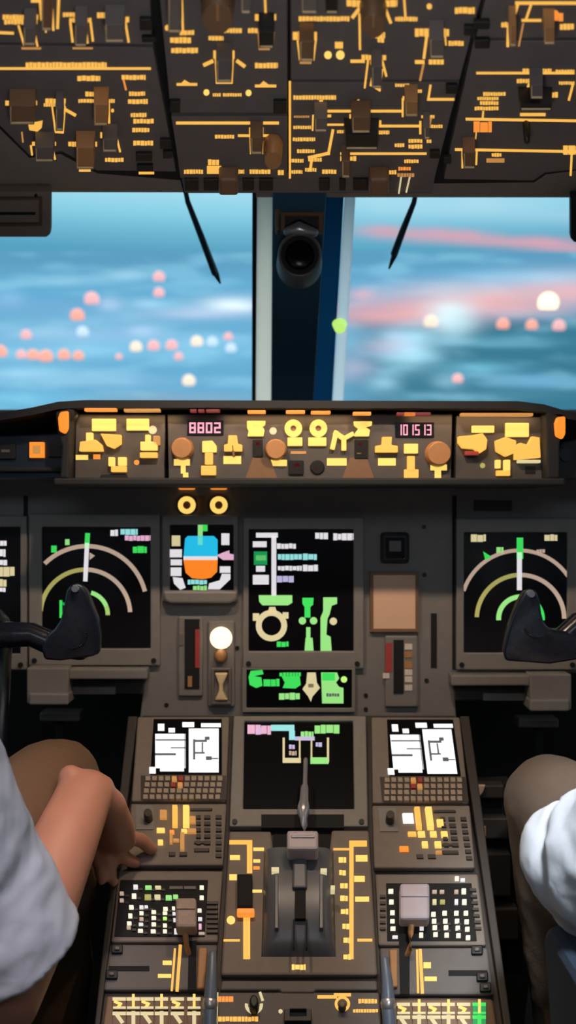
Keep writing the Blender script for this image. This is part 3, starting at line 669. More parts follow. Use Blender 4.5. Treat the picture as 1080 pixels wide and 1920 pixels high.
# ------------------------------------------------------------------ control yokes
for lab, horn, arm, s in (
  ('dark horn-shaped control yoke in front of the left navigation display',
   [(124,1108),(131,1096),(143,1092),(155,1097),(164,1112),(173,1136),(183,1160),(189,1192),(188,1226),(172,1232),(112,1240),(82,1238),(76,1216),(86,1192),(101,1180),(112,1164),(118,1142)],
   [(-150,1220),(-60,1200),(10,1190),(60,1190),(100,1208),(150,1218)], -1),
  ('dark horn-shaped control yoke in front of the right navigation display',
   [(984,1108),(995,1102),(1007,1108),(1013,1126),(1016,1150),(1021,1168),(1036,1182),(1062,1184),(1090,1190),(1094,1236),(1032,1246),(947,1240),(943,1222),(950,1190),(960,1160),(972,1130)],
   [(1000,1222),(1040,1212),(1085,1170),(1130,1160),(1200,1180),(1290,1220)], 1)):
    o = thing('control_yoke', lab, 'control yoke', YK.at(130 if s < 0 else 990, 1240))
    b = MB(); b.prism(YK, horn, -0.02, 0.018, M['yoke'], 1.12); h_ = b.build('grip', o, 0.012)
    m_ = h_.modifiers['Bevel']; m_.segments = 4
    for p_ in h_.data.polygons: p_.use_smooth = True
    b = MB(); b.loft([YK.at(x, y, 0.0) for x, y in arm], [0.024, 0.022, 0.02, 0.018, 0.018, 0.016][::(1 if s < 0 else -1)], M['yoke'], 16); b.build('crossbar', o)
    cx = 140 if s < 0 else 997
    b = MB(); b.arc(YK, 135 if s < 0 else 1010, 1190 if s < 0 else 1170, 26, -110 if s < 0 else 200, 20 if s < 0 else 320, 5, 0.014, 0.024, M['yoke'], 16); b.build('thumb_ridge', o, 0.002)
    b = MB(); b.disc(YK, cx, 1104 if s < 0 else 1114, 8, 0.014, 0.026, M['lever'], 14, 0.8); b.build('button', o)
    hx = -40 if s < 0 else 1185
    b = MB(); b.loft([YK.at(hx, 1190, -0.02), YK.at(hx, 1330, -0.03), YK.at(hx, 1700, -0.05), Vector((YK.at(hx, 1700).x, 1.56, -0.2))], [0.05, 0.045, 0.035, 0.04], M['yoke'], 18); b.build('column', o)

# ------------------------------------------------------------------ centre pedestal
o = thing('center_pedestal', 'long grey-brown pedestal body between the two pilots', 'pedestal', (0.01, 1.4, 0))
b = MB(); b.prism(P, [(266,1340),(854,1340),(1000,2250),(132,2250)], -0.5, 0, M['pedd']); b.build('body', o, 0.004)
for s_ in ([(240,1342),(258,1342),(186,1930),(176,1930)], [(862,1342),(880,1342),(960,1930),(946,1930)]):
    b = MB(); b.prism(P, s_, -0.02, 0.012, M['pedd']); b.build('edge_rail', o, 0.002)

LQ = ((262,1342),(430,1342),(418,1628),(238,1628)); RQ = ((700,1342),(862,1342),(892,1632),(702,1632))
def lmap(x, y): return (x, y)
def rmap(x, y):
    t = (y-1342)/286.; xl = 262+(238-262)*t; xr = 430+(418-430)*t; u = (x-xl)/(xr-xl)
    yl = 1342+290*t; xl = 700+2*t; xr = 862+30*t
    return (xl+(xr-xl)*u, yl+1)
def mapped(mp, x0, y0, x1, y1): return [mp(x0, y0), mp(x1, y0), mp(x1, y1), mp(x0, y1)]
KEYM = {}
def keyp(pl, o, poly, h0, h1, m, name='key'):
    b = MB(); b.prism(pl, poly, h0, h1, m, 0.9); return b.build(name, o)
for lab, mp in (('left keypad unit with a white page screen, being touched by the pilot', lmap), ('right keypad unit with a white page screen, with no hand on it', rmap)):
    o = thing('flight_computer_unit', lab, 'keypad unit', P.at(*mp(340, 1620)))
    b = MB(); b.prism(P, [mp(258,1343), mp(430,1343), mp(424,1502), mp(246,1502)], 0, 0.012, M['ped']); b.build('upper_housing', o, 0.003)
    b = MB(); b.prism(P, [mp(245,1506), mp(425,1506), mp(418,1622), mp(238,1622)], 0, 0.012, M['ped']); b.build('lower_housing', o, 0.003)
    b = MB(); b.prism(P, [mp(288,1348), mp(416,1348), mp(416,1452), mp(282,1452)], 0.012, 0.0135, M['screen']); scr = b.build('screen', o)
    b = MB(); h0, h1 = 0.0135, 0.014
    for r in ((291,1376,348,1440),(354,1366,410,1448),(296,1357,308,1370),(316,1365,328,1373),(342,1354,364,1363),(377,1356,414,1363),(280,1438,292,1450),(300,1440,345,1446)):
        b.prism(P, mapped(mp, *r), h0, h1, E['wp'])
    for r in ((292,1386,348,1388.5),(320,1401,348,1403),(291,1412,330,1416),(346,1376,347.5,1440),(362,1386,366,1424),(366,1387,388,1391),(384,1381,393,1387),(378,1392,381,1412),(364,1410,384,1413),(386,1418,397,1425),(397,1421,409,1423)):
        b.prism(P, mapped(mp, *r), h1, h1+0.0003, E['kd'])
    b.build('page', scr)
    b = MB(); b.prism(P, mapped(mp, 264, 1454, 424, 1500), 0.012, 0.0126, M['keyd']); b.build('key_field', o)
    for r in range(4):
        y0 = 1455+r*11.5
        for c in range(12):
            x0 = 273-r*1.5+c*12.3
            org = (c in (4, 5) and r < 2)
            keyp(P, o, mapped(mp, x0, y0, x0+8.6, y0+8.2), 0.012, 0.017, E['ad'] if org and (c+r) % 2 == 0 else (M['red'] if org else M['key']))
    knob(P, o, *mp(277, 1523), 9, M['keyd'], 0.03)
    b = MB(); b.prism(P, mapped(mp, 255,1510,288,1555), 0.012, 0.0135, M['bezel']); b.build('plate', o)
    for x0, x1, e in ((323,332,'a'),(343,354,'y')):
        keyp(P, o, mapped(mp, x0, 1509, x1, 1545), 0.012, 0.02, E[e], 'lit_bar')
    lr = ((294,1552,308,1559,'y'),(296,1574,305,1582,'y'),(300,1518,312,1534,'ad'),(318,1556,326,1562,'ao'),(340,1554,350,1560,'y'),(352,1553,367,1561,'ad'),(356,1530,366,1542,'ad'),(318,1562,323,1580,'ad'),(338,1560,345,1592,'ad'),(325,1572,335,1577,'ad'))
    if mp is rmap: lr = ((300,1521,318,1537,'wp'),(306,1555,320,1562,'a'),(324,1554,336,1563,'y'),(346,1554,357,1563,'y'),(366,1554,377,1564,'y'),(329,1573,339,1583,'y'),(352,1573,363,1583,'y'),(361,1532,372,1544,'y'),(288,1582,303,1590,'o'),(352,1590,362,1595,'ad'))
    for x0, y0, x1, y1, e in lr: keyp(P, o, mapped(mp, x0, y0, x1, y1), 0.012, 0.016, E[e], 'lit_key')
    for r in range(7):
        for c, (x0, x1) in enumerate(((368,376),(383,394),(405,415))):
            if c < 2 and r > 4: continue
            y0 = 1528+r*12.0
            keyp(P, o, mapped(mp, x0, y0, x1, y0+6.5), 0.012, 0.015, M['keyd'])
    for r in ((358,1515,396,1519),(365,1577,391,1581),(365,1590,391,1596),(317,1597,328,1604),(337,1597,350,1604)): keyp(P, o, mapped(mp, *r), 0.012, 0.0145, M['keyd'])
# centre lower display
display('lower_display', 'large dark display above the throttle lever with two small framed symbols at its top', [(438,1342),(686,1342),(690,1549),(430,1549)], [(458,1351),(662,1351),(664,1516),(456,1516)], [
  ('readout', [('b',464,1359,508,1377,'pk'),('r',484,1364,492,1376,'li'),('r',508,1359,552,1370,'cy'),('r',542,1370,553,1387,'cy'),('r',553,1381,590,1388,'li'),('b',564,1371,588,1381,'gl'),('b',590,1359,638,1375,'gl')]),
  ('framed_symbol', [('l',532,1385,532,1427,4,'bg'),('l',562,1385,562,1427,3,'bg'),('r',530,1421,564,1430,'bg'),('b',542,1396,554,1404,'li'),('b',542,1408,556,1416,'rs')]),
  ('framed_symbol', [('l',584,1385,584,1420,3,'bg'),('l',615,1385,615,1427,4,'bg'),('r',582,1420,616,1432,'gl'),('b',592,1392,606,1400,'li')])], pl=P)
# throttle quadrant
o = thing('throttle_quadrant', 'central throttle quadrant with a dark rounded hump between two amber scales', 'throttle quadrant', P.at(562, 1825))
b = MB(); b.prism(P, [(430,1558),(508,1558),(512,1594),(618,1594),(622,1556),(692,1556),(708,1828),(414,1828)], 0, 0.010, M['ped']); b.build('plate', o, 0.003)
b = MB(); b.rect(P, 490, 1527, 645, 1552, 0.0, 0.0135, M['void']); b.rect(P, 512, 1552, 620, 1594, 0, 0.002, M['void']); b.build('recess', o)
# hump: half-cylinder blended shape
vs = []; fs = []; NX, NY = 24, 20
for j in range(NY+1):
    v = j/NY; py = 1598+v*196
    hw = 65+5*v; prof_ = math.sin(math.pi*min(1, max(0, 0.06+0.94*v)))**0.5 if v < 1 else 0
    for i in range(NX+1):
        u = -1+2*i/NX; e = max(0, 1-abs(u)**4)**0.5
        g = 1.0 if abs(u) < 0.55 else max(0, 1-((abs(u)-0.55)/0.45)**2)**0.5
        vs.append(P.at(560+u*hw, py, 0.010)+P.n*(0.030*prof_*g))
for j in range(NY):
    for i in range(NX):
        a = j*(NX+1)+i; fs.append([a, a+1, a+NX+2, a+NX+1])
b = MB(); b.add(vs, fs, M['hump'], True); b.build('hump', o)
HP = Pl(1.72, 0.656, 0.72, 0.656-0.7837); HP.o = P.o+P.n*0.041
b = MB(); b.rect(HP, 553, 1664, 573, 1722, -0.02, 0.001, M['void']); b.build('slot', o)
for x in (551, 575):
    b = MB(); b.rect(HP, x-1.5, 1724, x+1.5, 1776, -0.008, 0.0012, M['void']); b.build('seam', o)
for x in (520, 604):
    b = MB(); b.rect(HP, x-5, 1640, x+2, 1740, -0.01, 0.0, M['hump']); b.build('groove_rib', o, 0.001)
for x0, y0, x1, y1 in ((509,1626,523,1634),(601,1628,613,1635),(620,1660,628,1668)):
    b = MB(); b.rect(HP, x0, y0, x1, y1, -0.01, 0.002, E['bg']); b.build('pointer', o)
QH = Pl(1.72, 0.656, 0.72, 0.656-0.7837); QH.o = P.o+P.n*0.010
legends(QH, o, [('r',430,1575,473,1583),('r',463,1575,473,1637),('r',431,1603,450,1612,'y'),('r',430,1639,444,1650,'y'),('d',433,1725,8,'y'),('r',419,1761,450,1765),
  ('r',456,1712,469,1798),('r',475,1589,495,1595,'y'),('r',475,1611,488,1617,'y'),('r',475,1624,487,1630,'ao'),('r',473,1668,491,1673,'y')])
legends(QH, o, [('r',655,1576,663,1798),('r',655,1576,688,1587),('r',625,1590,655,1594),('r',667,1603,689,1615,'y'),('r',664,1642,684,1653,'y'),('r',666,1681,692,1690,'y'),('r',670,1760,698,1765)]
  +[('b',x,y-5,x+14,y+5,'y') for x, y in ((635,1612),(636,1636),(638,1661),(638,1684),(639,1709),(642,1737),(644,1763),(644,1794))])
legends(QH, o, [('b',547,1808,573,1818,'y')])
b = MB(); b.rect(QH, 445, 1638, 473, 1700, 0, 0.014, M['void']); b.build('trim_block', o, 0.002)
b = MB(); b.rect(QH, 444, 1702, 477, 1713, 0, 0.012, E['ao']); b.build('trim_pointer', o, 0.002)
# thrust lever
o = thing('thrust_lever', 'pale grey throttle lever with a block handle and a thin rod over the dark display', 'lever', QH.at(562, 1660))
b = MB(); b.prism(HP, [(550,1592),(574,1592),(576,1664),(548,1664)], -0.03, 0.006, M['hump']); b.build('arm', o, 0.003)
b = MB(); b.rect(HP, 538, 1556, 597, 1592, 0.0, 0.03, M['handle']); hd = b.build('handle', o, 0.004)
b = MB(); b.rect(HP, 546, 1566, 590, 1570, 0.03, 0.032, M['rod']); b.build('ridge', hd, 0.001)
RP = [(573,1421),(574,1446),(575,1470)]
b = MB(); b.loft([HP.at(571,1568,0.012), HP.at(571,1548,0.02), HP.at(569,1534,0.022), HP.at(569,1524,0.024), HP.at(569,1512,0.024), HP.at(570,1500,0.024), HP.at(571,1476,0.024), HP.at(572,1470,0.024), HP.at(573,1424,0.024)],
   [0.0042,0.0045,0.0055,0.009,0.0088,0.0066,0.006,0.0036,0.003], M['rod'], 14); b.build('rod', o)
# keyboards
def led_panel(lab, poly, field, leds, small):
    o = thing('backlit_keyboard', lab, 'keyboard', ctr(P, poly))
    b = MB(); b.prism(P, poly, 0, 0.01, M['ped']); b.build('plate', o, 0.003)
    b = MB(); b.prism(P, field, 0.01, 0.0112, M['void']); b.build('key_field', o)
    for x, y, w, h, e in leds:
        w *= .86; h *= .86; keyp(P, o, R4(x-w/2, y-h/2, x+w/2, y+h/2), 0.011, 0.0145, E[e])
    for x, y, w, h, m in small: keyp(P, o, R4(x-w/2, y-h/2, x+w/2, y+h/2), 0.01, 0.0135, M[m], 'dark_key')
    return o
L = [(254,1662,9,8,'w'),(251,1679,9,9,'led'),(278,1663,13,7,'gl'),(296,1663,12,6,'bg'),(277,1681,13,10,'ol'),(295,1681,12,9,'bg'),(316,1682,12,9,'gl'),(329,1681,10,9,'gl'),(378,1663,8,7,'led'),(378,1682,8,7,'led'),
     (228,1674,8,6,'rs'),(228,1687,8,6,'rs'),(246,1700,9,7,'led'),(265,1700,8,6,'w'),(274,1700,7,6,'w'),(310,1703,9,6,'led'),(325,1702,6,6,'led'),(374,1706,8,6,'led'),
     (244,1716,8,8,'led'),(265,1711,8,6,'led'),(288,1709,9,6,'led'),(309,1711,9,5,'led'),(326,1712,6,5,'w'),(375,1722,8,6,'w'),
     (265,1722,8,6,'rs'),(288,1720,9,6,'led'),(309,1721,8,5,'lg'),(327,1724,5,6,'w'),(242,1730,9,6,'led'),(264,1732,9,5,'w'),(288,1732,9,6,'led'),(309,1734,8,6,'led'),(241,1738,8,6,'rs'),(263,1744,10,6,'led'),(287,1745,10,6,'led'),(309,1745,8,6,'led'),(330,1745,8,10,'w'),(375,1736,6,10,'pk'),(378,1749,12,4,'rs')]
S = [(x+10, y+5, 7, 4, 'keyd') for x, y, *_ in L if x < 320]+[(398, 1692+k*9, 20, 5, 'keyd') for k in range(7)]+[(330,1664,24,5,'grey'),(356,1664,22,5,'grey')]
led_panel('left pedestal keyboard with dense small white backlit keys', [(222,1632),(418,1632),(408,1766),(208,1766)], [(226,1650),(390,1650),(384,1756),(214,1756)], L, S)
L = [(733,1670,10,8,'led'),(734,1690,9,8,'led'),(736,1710,9,8,'led'),(736,1726,9,7,'led'),(737,1740,10,7,'led'),(741,1756,11,5,'w'),(870,1670,9,10,'led'),(871,1690,9,10,'led'),(856,1671,8,7,'rs'),(856,1690,7,10,'w'),(815,1671,9,6,'rs'),(829,1671,9,6,'rs'),(815,1690,8,10,'bg'),(830,1690,10,8,'ol')]
for r, ys in enumerate(((1713,1711,1711,1711),(1726,1726,1726,1727),(1738,1738,1739,1741),(1751,1752,1753,1757))):
    for c, y in enumerate(ys): L.append(((813,834,856,874)[c]+r*1.3, y, 9, 8, 'led'))
L += [(791,1739,8,8,'w'),(790,1752,8,9,'led'),(857,1646,8,8,'led'),(868,1649,9,6,'w'),(776,1729,9,9,'bg')]
S = [(718,1680+k*12,10,5,'keyd') for k in range(6)]+[(893-6+k*1.6,1668+k*12,12,5,'keyd') for k in range(7)]+[(822+c*20,1732+r*13,6,4,'keyd') for c in range(3) for r in range(2)]
led_panel('right pedestal keyboard with sparse white backlit keys right of its handle', [(704,1638),(896,1638),(912,1772),(710,1772)], [(724,1656),(884,1656),(894,1764),(726,1764)], L, S)
# lever panels with slots
def lever_panel(lab, poly, amber, ticks, slot, tan, groove, clips):
    o = thing('lever_quadrant', lab, 'control panel', ctr(P, poly)); b = MB(); b.prism(P, poly, 0, 0.01, M['oh']); b.build('plate', o, 0.003)
    b = MB(); b.prism(P, slot, 0.01, 0.0112, M['void']); b.build('slot', o)
    b = MB(); b.prism(P, tan, 0.01, 0.018, M['tan']); b.build('guide_rail', o, 0.002)
    legends(QH, o, [('l', *amber[0], 4), ('l', *amber[1], 6)]+[('r', *t, 'y') for t in ticks], name='scale')
    b = MB(); b.rect(P, *groove, 0.01, 0.0112, M['void']); b.build('groove', o)
    for x, y in clips:
        b = MB(); b.rect(P, x-14, y-9, x+8, y+8, 0.01, 0.016, M['black']); b.rect(P, x-8, y-5, x+2, y+2, 0.016, 0.02, M['grey']); b.build('clip', o, 0.002)
    return o
lever_panel('left pedestal panel with an amber lever scale left of its slot', [(206,1770),(408,1770),(398,1856),(194,1856)], [(328,1780,322,1856),(338,1774,332,1856)], [(305,1801,322,1809),(296,1826,321,1833)],
   [(354,1764),(368,1764),(368,1856),(352,1856)], [(372,1776),(389,1776),(383,1853),(369,1853)], (204,1811,280,1820), [(222,1778),(212,1826)])
lever_panel('right pedestal panel with an amber lever scale right of its slot', [(712,1776),(914,1776),(926,1864),(716,1864)], [(782,1782,784,1860),(788,1782,792,1860)], [(794,1804,808,1815),(796,1831,819,1839)],
   [(748,1764),(768,1764),(768,1864),(750,1864)], [(730,1779),(746,1779),(746,1850),(734,1850)], (841,1819,914,1829), [(898,1780),(908,1830),(914,1850)])
for lab, h, stalk in (('small worn grey lever handle over the left keyboard', (329,1682,368,1738), [(348,1738),(348,1756),(350,1774),(357,1800)]), ('large pale lilac lever handle over the right keyboard', (750,1655,806,1722), [(772,1722),(770,1750),(768,1780),(760,1800)])):
    o = thing('lever', lab, 'lever', P.at(*stalk[-1]))
    b = MB(); b.rect(P, *h, 0.028, 0.052, M['handle'] if h[0] > 500 else M['worn']); hd = b.build('handle', o, 0.004)
    b = MB(); yy = h[1]+(h[3]-h[1])*0.32; b.rect(P, h[0]+2, yy, h[2]-2, yy+4, 0.052, 0.054, M['handle'] if h[0] > 500 else M['worn']); b.build('ridge', hd, 0.001)
    b = MB(); b.loft([P.at(x, y, z) for (x, y), z in zip(stalk, (0.036, 0.03, 0.022, 0.0))], [0.0045, 0.004, 0.0038, 0.0038], M['tan'], 12); b.build('stalk', o)
for lab, q in (('slate blue upright lever along the left side of the bottom pedestal panel', [(398,1790),(396,1840),(394,1880),(392,1990)]), ('slate blue upright lever along the right side of the bottom pedestal panel', [(722,1800),(726,1842),(728,1880),(734,1990)])):
    o = thing('upright_lever', lab, 'lever', P.at(*q[-1]))
    b = MB(); b.loft([P.at(x, y, z) for (x, y), z in zip(q, (0.045, 0.042, 0.036, 0.01))], [0.005, 0.0075, 0.009, 0.009], M['lever'], 14); b.build('shaft', o)
    b = MB(); b.loft([P.at(q[2][0], q[2][1], 0.036), P.at(q[2][0], q[2][1]+5, 0.0355)], [0.0098, 0.0098], M['rod'], 14); b.build('collar', o)
# bottom keypads
def glyph_panel(lab, poly, xs, ys, green=False):
    o = thing('audio_keypad', lab, 'keypad', ctr(P, poly)); b = MB(); b.prism(P, poly, 0, 0.01, M['brown']); b.build('plate', o, 0.003)
    for j, y in enumerate(ys):
        for i, x in enumerate(xs):
            b = MB(); g = green and i == 5
            b.rect(P, x-12, y-9, x+12, y+15, 0.01, 0.014, M['brown'] if not g else E['gd']); e = E['bg'] if not g else E['g']
            h0, h1 = 0.014, 0.0148
            b.rect(P, x-13, y-8, x+12, y-2, h0, h1, e)
            if j == 0:
                b.line(P, [(x-8, y), (x+2, y+4), (x-2, y+9)] if i % 2 == 0 else [(x, y-12), (x, y+9)], 5, h0, h1, E['y']); b.rect(P, x-12, y+9, x+12, y+13, h0, h1, e)
            else:
                b.line(P, [(x-6, y-4), (x+4, y+10)] if i % 2 == 0 else [(x, y-6), (x, y+14)], 7, h0, h1, e)
            b.build('key', o)
glyph_panel('bottom left keypad of six columns of glowing cream symbols', [(200,1866),(386,1866),(376,2010),(180,2010)], [224,250,276,303,333,364], [1878,1905,1934,1962])
glyph_panel('bottom right keypad of glowing cream symbols with a green key column', [(738,1872),(924,1872),(946,2010),(746,2010)], [757,786,814,841,870,899], [1888,1912,1938,1966], True)
o = thing('engine_control_unit', 'bottom middle pedestal panel with two amber rings and a black latch', 'control panel', P.at(562, 1950))
b = MB(); b.prism(P, [(416,1838),(706,1838),(708,1856),(592,1856),(588,1861),(528,1861),(524,1856),(412,1856)], 0, 0.012, M['oh']); b.build('upper_strip', o, 0.002)
b = MB(); b.prism(P, [(410,1860),(712,1860),(722,2010),(400,2010)], 0, 0.01, M['oh']); b.build('plate', o, 0.002)
legends(QH, o, [('b',409,1868,439,1878,'ao'),('b',409,1906,484,1915),('arc',476,1884,14,170,370,6,'bg'),('l',488,1862,492,1874,5,'bg'),('r',595,1866,632,1872),('r',626,1862,658,1868),('arc',642,1882,12,0,360,5),('b',672,1873,708,1881),('b',662,1892,711,1898),('d',526,1896,4,'bg'),('l',408,1862,404,1990,3,'bg')])
b = MB(); b.disc(QH, 476, 1876, 10, 0, 0.02, M['black'], 16, 0.8, 1.5); b.build('knob', o, 0.002)
b = MB(); b.disc(QH, 642, 1882, 8, 0, 0.014, M['brown'], 16, 0.8); b.build('knob', o, 0.002)
b = MB(); b.frame(QH, R4(533,1892,584,1914), R4(544,1890,574,1905), 0, 0.01, M['black']); b.build('latch', o, 0.001)

# footwell console at the right side of the pedestal
FC = Pl(1.62, 0.2, 1.62, 1.0)
o = thing('footwell_console', 'stepped dark brown console right of the pedestal beside the right pilot', 'console', FC.at(920, 1760))
b = MB(); b.prism(FC, [(868,1470),(960,1466),(1000,1780),(940,2300),(900,2300)], -0.08, -0.04, M['void']); b.build('body', o, 0.003)
for x0, y0, x1, y1 in ((884,1472,946,1498),(892,1534,952,1574),(902,1600,958,1682),(914,1704,972,1764)):
    b = MB(); b.rect(FC, x0, y0, x1, y1, -0.04, -0.012, M['pedd']); b.build('step', o, 0.003)
b = MB(); b.prism(FC, [(880,1472),(911,1472),(906,1486),(898,1495),(886,1494)], -0.012, -0.004, M['paper']); b.build('tab', o, 0.002, label='pale tan tab on the top step')
b = MB(); b.rect(FC, 893, 1549, 912, 1569, -0.012, -0.006, M['tan']); b.build('tab', o, 0.002)
b = MB(); b.rect(FC, 904, 1602, 910, 1680, -0.012, -0.008, M['grey']); b.build('edge_strip', o, 0.001)

# ------------------------------------------------------------------ pilots
def remesh(o, vox, it=6, fac=0.5, disp=None):
    r = o.modifiers.new('Remesh', 'REMESH'); r.mode = 'VOXEL'; r.voxel_size = vox; r.use_smooth_shade = True
    s = o.modifiers.new('Smooth', 'SMOOTH'); s.iterations = it; s.factor = fac
    if disp:
        t = bpy.data.textures.new('folds', 'CLOUDS'); t.noise_scale = disp[1]; t.noise_depth = 2
        d = o.modifiers.new('Folds', 'DISPLACE'); d.texture = t; d.strength = disp[0]; d.mid_level = 0.5; d.texture_coords = 'LOCAL'
def V(*a): return Vector(a)
def head(b, n, s):
    m = M['skin']; b.loft([n+V(0, -.01, -.06), n+V(0, .01, .06)], [.055, .05], m)
    c = n+V(0, .02, .15); b.sphere(c, .1, m, (.78, .95, 1.15)); b.sphere(c+V(0, .03, -.06), .065, m, (.9, 1, .9))
    b.loft([c+V(0, .09, .03), c+V(0, .112, -.015)], [.01, .015], m, 10)
    for k in (-1, 1): b.sphere(c+V(k*.08, -.005, 0), .03, m, (.35, .7, 1)); b.sphere(c+V(k*.03, .088, .028), .014, m)
    b.loft([c+V(-.022, .09, -.052), c+V(.022, .09, -.052)], [.009, .009], m, 10)
def hairs(o, n):
    b = MB(); c = n+V(0, .005, .175); b.sphere(c, .104, M['hair'], (.84, .98, 1.0)); h = b.build('hair', o); remesh(h, .008, 4)
    return h
def hand_fingers(b, chains):
    for pts, r in chains: b.loft(pts, [r*1.1, r, r*.95, r*.85][:len(pts)], M['skin'], 12)

# left pilot: right forearm reaches the keypad
o = thing('person', 'pilot in the left seat in white shirt and brown trousers, hand on the left keypad', 'person', (-.6, .95, -.2))
b = MB(); sk = M['skin']
pel, che, nek = V(-.60, .95, .45), V(-.60, .92, .72), V(-.60, .93, .93)
b.loft([pel, (pel+che)/2, che, V(-.6, .92, .84)], [(.15, .12), (.145, .115), (.155, .12), (.09, .08)], sk, 24)
head(b, nek, 1)
EL, WR = P3(-2, 1872, 1.08), P3(160, 1484, 1.335)
b.loft([V(-.44, .93, .82), V(-.37, 1.0, .66), EL], [.055, .05, .045], sk)
F1 = EL.lerp(WR, .3); F2 = EL.lerp(WR, .7)
b.loft([EL, F1, F2, EL.lerp(WR, .92), WR], [.044, .047, .042, (.039, .033), (.039, .03)], sk, 24)
b.sphere(P3(132, 1458, 1.335), .017, sk); b.sphere(P3(190, 1478, 1.345), .018, sk)
Kn = P3(214, 1578, 1.42)
b.loft([WR, WR.lerp(Kn, .35)+V(.006, 0, .008), WR.lerp(Kn, .7)+V(.004, 0, .004), Kn], [(.036, .026), (.037, .026), (.036, .023), (.033, .017)], sk, 20)
tip = P.at(283, 1592, 0.022)
hand_fingers(b, [
  ([Kn+V(.016, 0, .0), P3(240, 1570, 1.455), P3(266, 1576, 1.478), tip], .0115),
  ([Kn+V(.0, .004, -.004), P3(226, 1600, 1.46), P3(240, 1612, 1.474), P3(254, 1618, 1.482)], .0108),
  ([Kn+V(-.018, .002, -.006), P3(205, 1620, 1.45), P3(208, 1642, 1.455), P3(212, 1652, 1.452)], .0105),
  ([Kn+V(-.032, -.004, -.006), P3(186, 1620, 1.44), P3(188, 1640, 1.442), P3(190, 1650, 1.438)], .0095)])
b.loft([WR+V(-.02, .03, -.012), P3(128, 1540, 1.385), P3(122, 1575, 1.40), P3(126, 1602, 1.405)], [.017, .014, .012, .010], sk, 12)
# left arm resting on the thigh
b.loft([V(-.76, .93, .82), V(-.79, .98, .66), V(-.76, 1.02, .56)], [.055, .048, .044], sk)
LW = V(-.475, 1.2, .645)
b.loft([V(-.76, 1.02, .56), V(-.62, 1.1, .62), LW], [.043, .042, .03], sk)
LK = V(-.40, 1.26, .655)
b.loft([LW, LK], [(.033, .02), (.036, .016)], sk)
hand_fingers(b, [([LK+V(-.01, .03, 0), P3(40, 1490, 1.36), P3(70, 1490, 1.37), P3(92, 1502, 1.375)], .009), ([LK+V(.005, .014, 0), P3(20, 1505, 1.33), P3(55, 1506, 1.34), P3(84, 1520, 1.345)], .0095),
   ([LK+V(.008, -.004, -.004), P3(5, 1520, 1.3), P3(44, 1528, 1.31), P3(70, 1544, 1.315)], .009), ([LK+V(.008, -.02, -.008), P3(-10, 1540, 1.27), P3(25, 1552, 1.28), P3(46, 1566, 1.285)], .008),
   ([LW+V(.01, .03, 0), V(-.43, 1.28, .67), V(-.40, 1.32, .672)], .011)])
for k in (-1, 1): b.loft([V(-.6+k*.1, 1.5, -.12), V(-.6+k*.12, 1.62, -.16)], [.045, .035], sk)
bd = b.build('body', o); remesh(bd, .0042, 5)
hairs(o, nek)
KL = P3(105, 1470, 1.45)
b = MB(); t_ = M['trous']
b.loft([V(-.52, .95, .47), V(-.43, 1.2, .53), KL+V(-.004, -.03, 0), KL], [.1, .088, .07, .066], t_, 28); b.loft([KL, KL+V(-.02, .05, -.3), V(-.38, 1.52, -.1)], [.065, .06, .05], t_, 24)
b.loft([V(-.68, .95, .47), V(-.78, 1.2, .53), V(-.84, 1.42, .6)], [.1, .088, .068], t_, 28); b.loft([V(-.84, 1.42, .6), V(-.82, 1.5, -.1)], [.066, .05], t_, 24)
b.loft([V(-.6, .95, .36), V(-.6, .95, .54)], [(.17, .13), (.16, .13)], t_, 28)
q = b.build('trousers', o); remesh(q, .006, 8, disp=(.008, .05))
b = MB(); t_ = M['shirt']
b.loft([V(-.6, .95, .50), V(-.6, .93, .66), V(-.6, .92, .78), V(-.6, .92, .87), V(-.6, .93, .92)], [(.165, .135), (.165, .135), (.175, .135), (.12, .1), (.07, .065)], t_, 32)
hc = P3(38, 1785, 1.085)
b.loft([V(-.5, .93, .82), P3(-150, 1450, .985), P3(-66, 1620, 1.045), hc], [.085, .09, .078, .071], t_, 36, flat1=True)
b.loft([V(-.7, .93, .82), V(-.78, .96, .72), V(-.80, .99, .62)], [.085, .078, .07], t_, 32, flat1=True)
q = b.build('shirt', o); remesh(q, .0055, 4, disp=(.009, .045))

# right pilot
o = thing('person', 'pilot in the right seat in pale blue-white shirt and grey-brown trousers', 'person', (.62, .95, -.2))
b = MB()
pel, che, nek = V(.62, .93, .45), V(.62, .9, .72), V(.62, .91, .93)
b.loft([pel, (pel+che)/2, che, V(.62, .9, .84)], [(.15, .12), (.145, .115), (.155, .12), (.09, .08)], sk, 24)
head(b, nek, 1)
EL = P3(1085, 1605, 1.1)
b.loft([V(.51, .91, .81), V(.415, .97, .73), EL], [.052, .048, .04], sk)
RW = V(.52, 1.28, .66); RK = V(.57, 1.34, .655)
b.loft([EL, V(.42, 1.2, .64), RW], [.044, .042, .03], sk); b.loft([RW, RK], [(.034, .018), (.036, .016)], sk)
for i in range(4):
    p0 = RK+V(-.024+i*.016, .012-i*.012, 0); b.loft([p0, p0+V(.03, .03, 0), p0+V(.05, .05, -.012), p0+V(.058, .06, -.028)], [.010, .0095, .009, .008], sk, 12)
b.loft([RW+V(-.02, .02, 0), RW+V(-.02, .07, .006), RW+V(0, .1, 0)], [.013, .012, .01], sk, 12)
b.loft([V(.8, .92, .82), V(.83, .98, .66), V(.80, 1.05, .58), V(.72, 1.2, .66)], [.055, .048, .043, .03], sk)
b.loft([V(.72, 1.2, .66), V(.68, 1.26, .665)], [(.034, .018), (.034, .016)], sk)
for i in range(4):
    p0 = V(.70-i*.016, 1.275-i*.008, .665); b.loft([p0, p0+V(-.02, .04, 0), p0+V(-.035, .065, -.012), p0+V(-.04, .078, -.026)], [.010, .0095, .009, .008], sk, 12)
